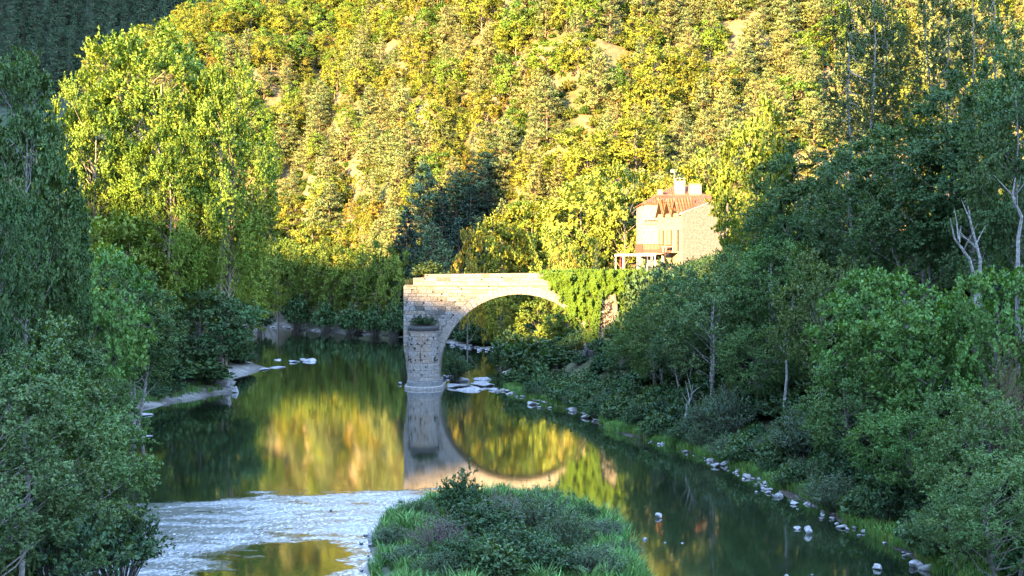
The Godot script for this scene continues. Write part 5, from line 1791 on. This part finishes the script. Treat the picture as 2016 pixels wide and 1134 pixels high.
	for k in 40:
		var u := rng.randf()
		var v := rng.randf()
		var p := Vector3(-0.2, 4.7, 0.5).lerp(Vector3(2.6, 4.4, 0.4), u).lerp(Vector3(-1.5, 1.1, 1.7).lerp(Vector3(0.6, 1.6, 1.8), u), v)
		var sb := Buf.new()
		box(sb, Vector3.ZERO, Vector3(rf(0.3, 0.7), rf(0.2, 0.36), 0.4), Basis.from_euler(Vector3(rf(-0.4, 0.1), rf(-0.4, 0.4), 0.5 + rf(-0.3, 0.3))), Color(0.36, 0.33, 0.30) * rf(0.7, 1.2), 0.03)
		part("stone", made(sb), M.rock, ramp, p)
	# plants growing on the bridge
	plant("bush1", "cap_bush", Vector3(-9.25, 6.55, BZ + 0.55), 1.15, 1.5, "dark bush growing on the ledge of the cutwater", "bush", "", M.leaf_dark, false)
	plant("thicket0", "bridge_bush", Vector3(-8.9, 11.5, BZ - 2.6), 1.7, 1.9, "yellow green bush growing on the broken left end of the bridge", "bush", "", M.leaf_warm, false)
	plant("willow0", "bridge_bush", Vector3(-10.9, 10.75, BZ - 1.2), 0.8, 0.6, "small tuft on the low broken step at the bridge end", "bush", "", M.leaf_warm, false)
	# terrace wall below the pergola
	var tw := root("terrace_wall", Vector3(16.2, 11.4, -146.0), "low dry stone wall at the foot of the pergola", "wall")
	for row in 3:
		for k in 9:
			var sb := Buf.new()
			box(sb, Vector3.ZERO, Vector3(rf(0.40, 0.56), 0.30, 0.4), Basis(), Color(0.48, 0.41, 0.33) * rf(0.8, 1.15), 0.03)
			part("stone", made(sb), M.stone, tw, Vector3(-2.0 + k * 0.5 + (row % 2) * 0.22, row * 0.32, rf(-0.04, 0.04)))
	# pergola
	var pg := root("pergola", Vector3(13.3, 12.0, -148.6), "white timber pergola on the terrace left of the house", "pergola")
	var corners := [Vector3(0, 0, 0), Vector3(0.75, 0, 2.2), Vector3(4.9, 0, 1.2), Vector3(4.2, 0, -1.2)]
	for c in corners:
		box_part("post", c + Vector3(0, 1.25, 0), Vector3(0.13, 2.5, 0.13), M.white_paint, pg, Basis(), 0.015)
	for k in 4:
		var p: Vector3 = corners[k] + Vector3(0, 2.40, 0)
		var q: Vector3 = corners[(k + 1) % 4] + Vector3(0, 2.40, 0)
		var d: Vector3 = (q - p).normalized()
		box_part("beam", (p + q) * 0.5, Vector3(p.distance_to(q) + 0.3, 0.18, 0.10), M.white_paint, pg, Basis(d, Vector3.UP, d.cross(Vector3.UP)), 0.015)
	for k in 11:
		var t := k / 10.0
		var p: Vector3 = corners[0].lerp(corners[3], t) + Vector3(0, 2.55, 0)
		var q: Vector3 = corners[1].lerp(corners[2], t) + Vector3(0, 2.55, 0)
		var d: Vector3 = (q - p).normalized()
		box_part("rafter", (p + q) * 0.5, Vector3(p.distance_to(q) + 0.4, 0.11, 0.06), M.white_paint, pg, Basis(d, Vector3.UP, d.cross(Vector3.UP)), 0.01)
	# closed red parasol beside the pergola
	var ps := root("closed_parasol", Vector3(14.2, 12.2, -150.2), "closed dark red parasol standing behind the pergola posts", "parasol")
	var pb := Buf.new()
	tube(pb, [Vector3(0, 0, 0), Vector3(0, 2.9, 0)], [0.03, 0.03], 6, Color(0.3, 0.25, 0.2))
	part("pole", made(pb), M.bark, ps)
	var pc := Buf.new()
	tube(pc, [Vector3(0, 0.7, 0), Vector3(0, 0.75, 0), Vector3(0, 1.6, 0), Vector3(0, 2.4, 0), Vector3(0, 2.85, 0)], [0.02, 0.30, 0.24, 0.13, 0.02], 8, Color(0.22, 0.045, 0.03))
	part("folded_canopy", made(pc), M.paint, ps)
	# white table on the balcony
	var tb := root("garden_table", Vector3(20.3, 14.85, -150.8), "white garden table in front of the tall windows", "table", "", 0.5)
	box_part("tabletop", Vector3(0, 0.72, 0), Vector3(1.3, 0.06, 0.8), M.white_paint, tb, Basis(), 0.015)
	for c in [[-0.55, -0.32], [0.55, -0.32], [-0.55, 0.32], [0.55, 0.32]]:
		box_part("leg", Vector3(c[0], 0.35, c[1]), Vector3(0.06, 0.70, 0.06), M.white_paint, tb, Basis(), 0.01)
	var td := root("terrace_deck", Vector3(20.6, 14.78, -150.9), "narrow brown timber deck in front of the facade", "deck", "", 0.5)
	for k in 7:
		box_part("plank", Vector3(0, 0, -0.75 + k * 0.25), Vector3(3.0, 0.06, 0.235), M.dark_wood, td, Basis(), 0.01)
	for k in [-1.3, 1.3]:
		box_part("post", Vector3(k, -1.3, 0.7), Vector3(0.16, 2.54, 0.16), M.dark_wood, td, Basis(), 0.015)
	# pink cloth on the bank
	var pw := at_px(1206, 103)
	var pk := root("pink_cloth", Vector3(pw.x, ground(pw.x, pw.y) + 0.25, pw.y), "small crumpled pink cloth on the grassy bank right of the bridge", "cloth")
	var cb := Buf.new()
	var pn := FastNoiseLite.new()
	pn.frequency = 2.2
	for r in 9:
		for k in 13:
			var x := (k / 12.0 - 0.5) * 0.9
			var z := (r / 8.0 - 0.5) * 0.6
			cb.v.append(Vector3(x, 0.16 + 0.22 * pn.get_noise_2d(x * 2.0, z * 2.0) - 0.5 * (x * x + z * z), z))
			cb.c.append(Color(0.62, 0.24, 0.26))
	for r in 8:
		for k in 12:
			var p := r * 13 + k
			cb.i.append_array(PackedInt32Array([p, p + 1, p + 14, p, p + 14, p + 13]))
	part("cloth", made(cb), M.paint, pk)
	# driftwood caught on the bank
	var dw := at_px(1285, 84)
	var dr := root("driftwood_heap", Vector3(dw.x, 0.0, dw.y), "dark tangle of driftwood branches at the water's edge", "driftwood")
	for k in 34:
		var p := Vector3(rf(-1.5, 1.5), rf(0.0, 0.5), rf(-0.6, 0.6))
		var d: Vector3 = Vector3(rf(-1, 1), rf(-0.1, 0.55), rf(-0.5, 0.5)).normalized() * rf(0.5, 1.4)
		var b := Buf.new()
		tube(b, [p - d * 0.5, p + U() * 0.08, p + d * 0.5], [0.03, 0.022, 0.008], 4, Color(0.11, 0.085, 0.07))
		part("branch", made(b), M.bark, dr)
	# bare dead limbs among the right hand trees
	for q in [[1665, 80, 335, 1700, 392, "bare pale dead branch between the tall ash and the aspens"], [1545, 75, 655, 1550, 742, "bare pale trunk on the right bank above the willows"], [1905, 58, 405, 1930, 560, "pale leaning trunk among the dark ashes"], [1870, 59.5, 430, 1922, 560, "pale forked trunk crossing the leaning one"], [1998, 57, 350, 2004, 470, "pale thin trunk at the right edge"], [1365, 81, 770, 1352, 815, "thin dark trunk leaning over the driftwood"]]:
		var a := at_px(q[0], q[1])
		var c := at_px(q[3], q[1] + 0.5)
		var p := Vector3(a.x, height_at(q[2], q[1]), a.y)
		var e := Vector3(c.x, height_at(q[4], q[1]), c.y)
		var s := root("bare_trunk", e, q[5], "tree trunk", "bare pale trunks on the right bank")
		var b := Buf.new()
		var low := (e - p) * 0.6
		low.y = ground(c.x, c.y) - e.y - 0.3
		low.x *= 0.4
		low.z *= 0.4
		tube(b, [low, low * 0.5 + U() * 0.25, Vector3.ZERO, (p - e) * 0.35 + U() * 0.22, (p - e) * 0.7 + U() * 0.2, p - e], [0.12, 0.11, 0.09, 0.07, 0.05, 0.02], 7, Color(0.34, 0.32, 0.28))
		part("trunk", made(b), M.bark, s)
		var fb := Buf.new()
		for k in 5:
			var t := rf(0.35, 0.9)
			var m := (p - e) * t
			var d: Vector3 = ((p - e).normalized() + U() * 0.7).normalized() * rf(0.8, 1.8)
			tube(fb, [m, m + d * 0.5 + U() * 0.05, m + d], [0.04, 0.025, 0.008], 4, Color(0.32, 0.30, 0.26))
		part("limb", made(fb), M.bark, s)
